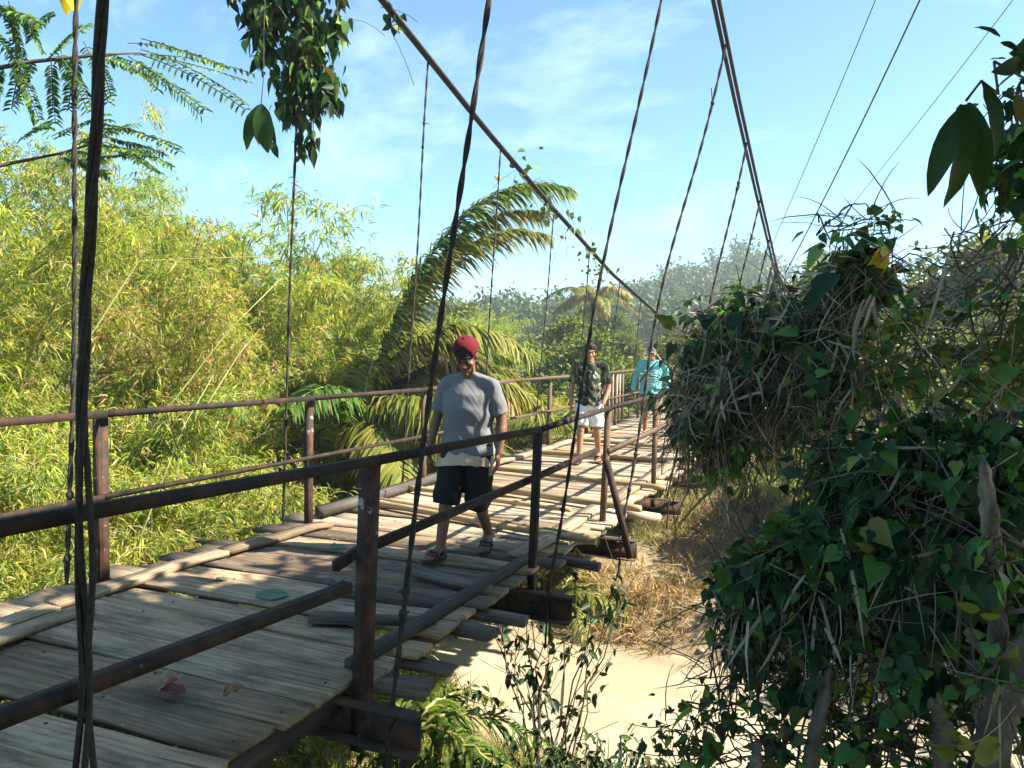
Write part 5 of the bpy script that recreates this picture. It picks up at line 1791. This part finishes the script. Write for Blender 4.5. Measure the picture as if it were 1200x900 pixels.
def leaf_sprig(name, label, cat, stem, leaves, mat, group=None, kind='lance', thick=0.004, stemmat=None):
    """stem: list of (px,py,d); leaves: (px0,py0,px1,py1,d,width_ratio)"""
    P = np.array([at(*p) for p in stem])
    o = thing(name, label, cat, P[0], group)
    o['_abs'] = 1
    mb = MB()
    mb.tube(P, thick, 5)
    mb.build('stem', stemmat or M['twig'], o)
    rng = np.random.default_rng(int(stem[0][0]))
    lf = Leaves()
    for (x0, y0, x1, y1, d, wr) in leaves:
        a, b = at(x0, y0, d), at(x1, y1, d + rng.uniform(-0.08, 0.08))
        L = np.linalg.norm(b - a)
        lf.add(kind, [a], [b - a], [-AXF + rng.normal(0, 0.35, 3)], L, L * wr)
    lf.build('leaves', mat, o)
    return o


leaf_sprig('bright_seedling', 'bright green seedling with broad leaves at the bottom right corner', 'seedling', [(1130, 960, 3.0), (1120, 890, 3.0), (1122, 862, 3.0)],
           [(1122, 872, 1090, 876, 3.0, .5), (1122, 868, 1148, 878, 3.0, .8), (1146, 875, 1180, 888, 2.95, .75), (1120, 885, 1092, 880, 3.0, .45), (1124, 864, 1100, 858, 3.0, .5)], M['grass'], kind='heart')
leaf_sprig('bright_seedling', 'pair of lime leaves lit beside the dark trunk', 'seedling', [(1150, 860, 3.0), (1142, 790, 3.0), (1138, 720, 3.0)],
           [(1148, 715, 1122, 708, 3.0, .45), (1148, 720, 1174, 724, 3.0, .45), (1142, 795, 1160, 782, 3.0, .4), (1142, 797, 1124, 800, 3.0, .4)], M['grass'])
leaf_sprig('long_leaf_branch', 'drooping branch of long dark leaves against the sky at top right', 'branch', [(1290, 60, 2.6), (1215, 100, 2.3), (1165, 72, 2.1), (1170, 110, 2.1), (1150, 95, 2.05), (1132, 118, 2.05)],
           [(1132, 122, 1086, 226, 2.03, .26), (1134, 120, 1117, 244, 2.0, .25), (1127, 122, 1130, 184, 1.97, .40), (1136, 120, 1154, 232, 2.05, .27), (1150, 96, 1176, 182, 2.05, .28), (1172, 44, 1143, 28, 2.1, .36),
            (1172, 50, 1196, 58, 2.1, .4), (1196, 72, 1168, 84, 2.1, .4), (1186, 62, 1215, 92, 2.1, .4), (1205, 40, 1188, 60, 2.15, .4), (1190, 110, 1205, 150, 2.2, .4)], M['dark_leaf'])
thicket('edge_creeper', 'dark small leaved creeper hanging at the right edge beside the long leaves', [
    (1205, 110, 2.6, (0.08, 0.2, 0.12), 50, 0.07), (1200, 190, 2.7, (0.11, 0.2, 0.12), 80, 0.09), (1190, 240, 2.8, (0.1, 0.2, 0.1), 40, 0.08)], 12, [DM, VM], 0, 60, 'lobed')

thicket('ridge_creeper', 'row of broad leaves in a sunlit green tone along the top of the straw mound', [  # lighter leaf colour stands in for sun catching the ridge
    (855, 672, 4.15, (0.09, 0.12, 0.05), 22, 0.15), (895, 650, 4.1, (0.10, 0.12, 0.05), 26, 0.15), (935, 628, 4.05, (0.10, 0.12, 0.05), 26, 0.15), (972, 606, 4.0, (0.10, 0.12, 0.06), 26, 0.15)], 15, [M['shrub_leaf'], VM], 0, 30, 'lobed')
# creeper hanging from the far main cable
def hanging_creeper():
    rng = np.random.default_rng(21)
    o = thing('hanging_creeper', 'dense clump of dark creeper leaves dangling from the far cable', 'creeper', at(355, -60, 6.4))
    o['_abs'] = 1
    lf, l2, st = Leaves(), Leaves(), MB()
    for (px, py, d, rx, rz, n) in ((345, -30, 6.4, 0.45, 0.3, 330), (312, 20, 6.3, 0.14, 0.17, 130), (308, 58, 6.3, 0.10, 0.12, 60), (360, 40, 6.4, 0.24, 0.24, 300), (352, 90, 6.4, 0.22, 0.22, 280),
                                   (378, 105, 6.4, 0.16, 0.18, 150), (345, 125, 6.4, 0.12, 0.1, 70), (395, 30, 6.4, 0.1, 0.12, 60), (352, 170, 6.4, 0.05, 0.18, 16), (365, 165, 6.4, 0.04, 0.1, 14), (300, -40, 6.3, 0.3, 0.2, 160), (298, 10, 6.3, 0.12, 0.14, 90), (322, -5, 6.3, 0.12, 0.16, 110), (400, -30, 6.4, .2, .2, 80)):
        c = at(px, py, d)
        p = c + rng.normal(0, 0.5, (n, 3)) * [rx, rx * 0.8, rz]
        D = unit(rng.normal(0, 0.45, (n, 3)) + [0, 0, -0.9])
        L = rng.uniform(0.04, 0.14, n)
        Nn = unit(-AXF * 0.6 + rng.normal(0, 0.8, (n, 3)))
        W_ = L * rng.uniform(0.45, 0.7, n)
        g_ = rng.random(n) < 0.35
        lf.add('heart', p[~g_], D[~g_], Nn[~g_], L[~g_], W_[~g_], 0.2)
        l2.add('heart', p[g_], D[g_], Nn[g_], L[g_], W_[g_], 0.2)
        for k in range(3):
            st.tube(bez(c + [0, 0, rz + 0.3], c + rng.normal(0, rx * 0.3, 3), c + rng.normal(0, rx * 0.4, 3) - [0, 0, rz * 0.5], 6), 0.004, 4, cap=False)
    st.build('stems', M['twig'], o)
    lf.build('leaves', M['dark_leaf'], o)
    l2.build('highlight_leaves', M['vine_leaf'], o)  # paler leaves mixed in as the light highlights on the clump
    yy = np.linspace(5.2, 6.6, 12)
    mb = MB()
    mb.tube(np.stack([-4.2 + 0.03 * np.sin(yy * 30), yy, [cable_z(v) + 0.02 for v in yy]], 1), 0.012, 6)
    mb.build('vine_stem', M['twig'], o)


hanging_creeper()
leaf_sprig('dangling_leaf', 'broad green leaf hanging on a thread left of the dark creeper', 'leaf', [(312, -30, 5.2), (309, 40, 5.2), (309, 90, 5.2), (306, 122, 5.2)],
           [(306, 122, 285, 174, 5.2, .32), (307, 122, 312, 178, 5.16, .42), (306, 123, 298, 170, 5.22, .38), (308, 124, 322, 168, 5.2, .25), (319, 166, 325, 184, 5.2, .4)], M['dark_leaf'], thick=0.003)
leaf_sprig('yellow_leaf', 'bright yellow leaf at the top of the left hanger', 'leaf', [(80, -40, 4.95), (82, 0, 4.95)],
           [(82, -8, 76, 20, 4.95, .8), (84, -6, 91, 18, 4.93, .7)], M['yellow_leaf'], kind='heart')
leaf_sprig('yellow_leaf', 'yellowing leaf cluster on top of the vine tangle', 'leaf', [(1030, 320, 4.6), (1032, 300, 4.6)],
           [(1030, 296, 1018, 312, 4.6, .7), (1032, 294, 1046, 308, 4.6, .7), (1030, 302, 1034, 322, 4.6, .7)], M['yellow_leaf'], kind='heart')


# pinnate leaved tree whose branches reach in from the left
def pinnate_tree():
    rng = np.random.default_rng(31)
    base = np.array([-7.6, 2.2, float(ground_z(-7.6, 2.2))])
    o = thing('feathery_tree', 'slender tree with feathery dark leaflets reaching in at top left', 'tree', base)
    o['_abs'] = 1
    tr, lf = MB(), Leaves()
    top = base + [0.3, 0.2, 6.5]
    tr.tube(bez(base - [0, 0, 0.3], base + [-0.2, 0.1, 3], top, 10), np.linspace(0.10, 0.03, 10), 8)

    def pinna(a, b, sag, npair, ll):
        R = bez(a, (a + b) / 2 + [0, 0, sag], b, 12)
        tr.tube(R, 0.0035, 4, cap=False)
        s = np.linspace(0.12, 1, npair)
        tt = np.linspace(0, 1, 12)
        p = np.stack([np.interp(s, tt, R[:, i]) for i in range(3)], 1)
        T = unit(np.stack([np.interp(s, tt, np.gradient(R[:, i])) for i in range(3)], 1))
        Nn = unit(np.array([0, 0, 1.0]) + rng.normal(0, 0.35, 3) - 0.3 * AXF)
        for sg in (-1, 1):
            sd = unit(np.cross(T, Nn)) * sg
            D = unit(sd + T * 0.35 + rng.normal(0, 0.12, p.shape))
            lf.add('oval', p, D, Nn + rng.normal(0, 0.2, p.shape), ll * rng.uniform(0.8, 1.15, npair), ll * 0.45, 0.3)

    def branch(pix, r, leaves):
        P = np.array([at(*q) for q in pix])
        i0 = base + [0.1, 0.1, min(6.3, max(2.5, P[0][2] - base[2]))]
        P = np.vstack([i0[None], P])
        tr.tube(P, np.linspace(r, 0.006, len(P)), 5)
        for (x0, y0, x1, y1, d) in [q for l_ in leaves for q in (l_, tuple(np.array(l_) + np.append(rng.normal(0, 9, 4), rng.uniform(-0.2, 0.3))))]:
            pinna(at(x0, y0, d), at(x1, y1, d + rng.uniform(-0.25, 0.25)), rng.uniform(0.02, 0.08), 17, 0.05)

    branch([(-60, 90, 4.6), (40, 72, 4.7), (120, 64, 4.8), (165, 62, 4.9)], 0.02,
           [(160, 62, 290, 95, 4.9), (165, 58, 285, 118, 4.95), (150, 66, 240, 128, 4.9), (165, 45, 262, 78, 4.9), (120, 64, 185, 105, 4.8), (110, 60, 130, 112, 4.8), (70, 66, 110, 128, 4.75), (60, 70, 62, 130, 4.7),
            (90, 60, 80, 128, 4.7), (40, 72, 20, 120, 4.7), (20, 76, 46, 140, 4.7), (30, 50, 60, 20, 4.7), (0, 80, -10, 130, 4.7), (60, 66, 95, 30, 4.7), (15, 20, 50, 60, 4.7), (-10, 10, 40, 30, 4.7), (-10, 40, 30, 90, 4.7), (5, 5, 20, 60, 4.7)])
    branch([(-60, 210, 4.8), (10, 192, 4.9), (70, 180, 5.0), (120, 165, 5.0)], 0.018,
           [(120, 160, 200, 195, 5.0), (110, 150, 205, 170, 5.0), (100, 165, 180, 200, 5.0), (70, 180, 120, 190, 5.0), (60, 160, 130, 140, 5.0), (90, 170, 150, 150, 5.0), (110, 170, 165, 190, 5.1), (20, 168, 60, 150, 4.9), (130, 165, 190, 180, 5.0)])
    tr.build('trunk', M['twig'], o)
    lf.build('leaflets', M['vine_leaf'], o)


pinnate_tree()

# shade trees standing to the right of the view; their crowns shade the near deck
TREES.append(tree_meshes(6, 10.0, 3.6, 36000, 0.30, M['tree_leaf'], 30, 0.2, 0.5))
TREES.append(tree_meshes(7, 8.6, 2.6, 30000, 0.28, M['tree_leaf'], 26, 0.16, 0.68))
for (x, y, k, s, rz, lb) in ((4.5, 0.9, 5, 0.9, 0.4, 'large shade tree standing right of the bridge end'), (3.2, 3.3, 6, 1.0, 1.9, 'second shade tree right of the vines')):
    tree(x, y, k, s, rz, lb, None, 'shade_tree', 'tree')
tree(3.2, -1.5, 0, 0.9, 3.1, 'shade tree behind the viewpoint', None, 'shade_tree', 'tree')

# climbing vine on the far cable and red flowering twigs
for i, (label, pts, n, mat) in enumerate((('leafy vine wrapped round the far cable above the palm frond', [(610, 205), (640, 240), (665, 262), (690, 290), (700, 320)], 90, M['shrub_leaf']),
                                          ('small leafy tuft at the clamp on top of the far cable', [(458, 18), (462, 26), (460, 34)], 14, M['dark_leaf']))):
    rng = np.random.default_rng(60 + i)
    yy = [11.0, 6.5][i]
    Q = []
    for (px, py) in pts:
        v = AXF + AXR * (px - 600) / FOC + AXU * (450 - py) / FOC
        Q.append(np.array([0, 0, CAM_H]) + v * (-4.2 / v[0]))
    Q = np.array(Q)
    o = thing('cable_vine', label, 'vine', Q[0])
    o['_abs'] = 1
    mb, lf = MB(), Leaves()
    mb.tube(Q + rng.normal(0, 0.02, Q.shape), 0.008, 4)
    for k in range(n // 5 + 1):
        c = Q[rng.integers(0, len(Q))] + rng.normal(0, 0.12, 3)
        d = rng.normal(0, 0.25, 3) - [0, 0, 0.1]
        mb.tube(bez(c, c + d * 0.6, c + d + [0, 0, -0.12], 5), 0.004, 3, cap=False)
    p = Q[rng.integers(0, len(Q), n)] + rng.normal(0, 0.16, (n, 3)) * (1 if i == 0 else 0.3)
    L = rng.uniform(0.06, 0.14, n)
    lf.add('heart', p, rand_dirs(rng, n) + [0, 0, -0.5], rand_dirs(rng, n) + [0, 0, 0.5], L, L * 0.7)
    mb.build('stem', M['straw'] if i == 0 else M['twig'], o)
    lf.build('leaves', mat, o)

# green plastic scrap caught on the slope
mb = MB()
A = at(727, 862, 4.9)
mb.tube([A, A + [0.01, 0, -0.1], A + [-0.01, 0.02, -0.22], A + [0.0, 0, -0.34]], [0.018, 0.024, 0.02, 0.012], 6, squash=0.25)
m_, nt_, b_ = nodes('green_plastic')
b_.inputs['Base Color'].default_value = (0.01, 0.16, 0.11, 1)
b_.inputs['Roughness'].default_value = 0.5
tag(mb.build('plastic_strip', m_), 'blue green strip of plastic hanging on the slope below the deck', 'plastic')

# ------------------------------------------------------------------ air
hz = MB()
hz.box((-20, 120, 10.5), (420, 330, 33))
m_ = bpy.data.materials.new('haze')
m_.use_nodes = True
nt_ = m_.node_tree
nt_.nodes.remove(nt_.nodes['Principled BSDF'])
pv = N(nt_, 'ShaderNodeVolumePrincipled')
pv.inputs['Color'].default_value = (0.86, 0.93, 1.0, 1)
pv.inputs['Density'].default_value = 0.0016
pv.inputs['Anisotropy'].default_value = 0.3
nt_.links.new(pv.outputs[0], nt_.nodes['Material Output'].inputs['Volume'])
tag(hz.build('haze', m_), kind='stuff')
SC.cycles.volume_bounces = 0

# pale bent culms leaning out of the bamboo
for i, (pts, d, r) in enumerate((([(120, 372), (163, 306), (235, 303), (330, 300)], 7.2, 0.009), ([(215, 455), (270, 385), (330, 326)], 7.0, 0.009), ([(258, 450), (280, 415), (305, 385)], 7.0, 0.007), ([(180, 590), (215, 500), (250, 440)], 6.6, 0.008))):
    P = np.array([at(px, py, d + 0.25 * k) for k, (px, py) in enumerate(pts)])
    q = P[0] + (P[0] - P[1]) * 1.2
    mb = MB()
    mb.tube(np.vstack([q[None], P]), np.linspace(r, r * 0.45, len(P) + 1), 6)
    tag(mb.build('bent_culm', M['bamboo_culm'], smooth=True), ['pale snapped bamboo culm bent level in front of the thicket', 'long pale bamboo culm slanting up to the right', 'short pale culm slanting just below the long one', 'pale culm slanting behind the first far post'][i], 'bamboo', 'pale culms leaning out of the bamboo')
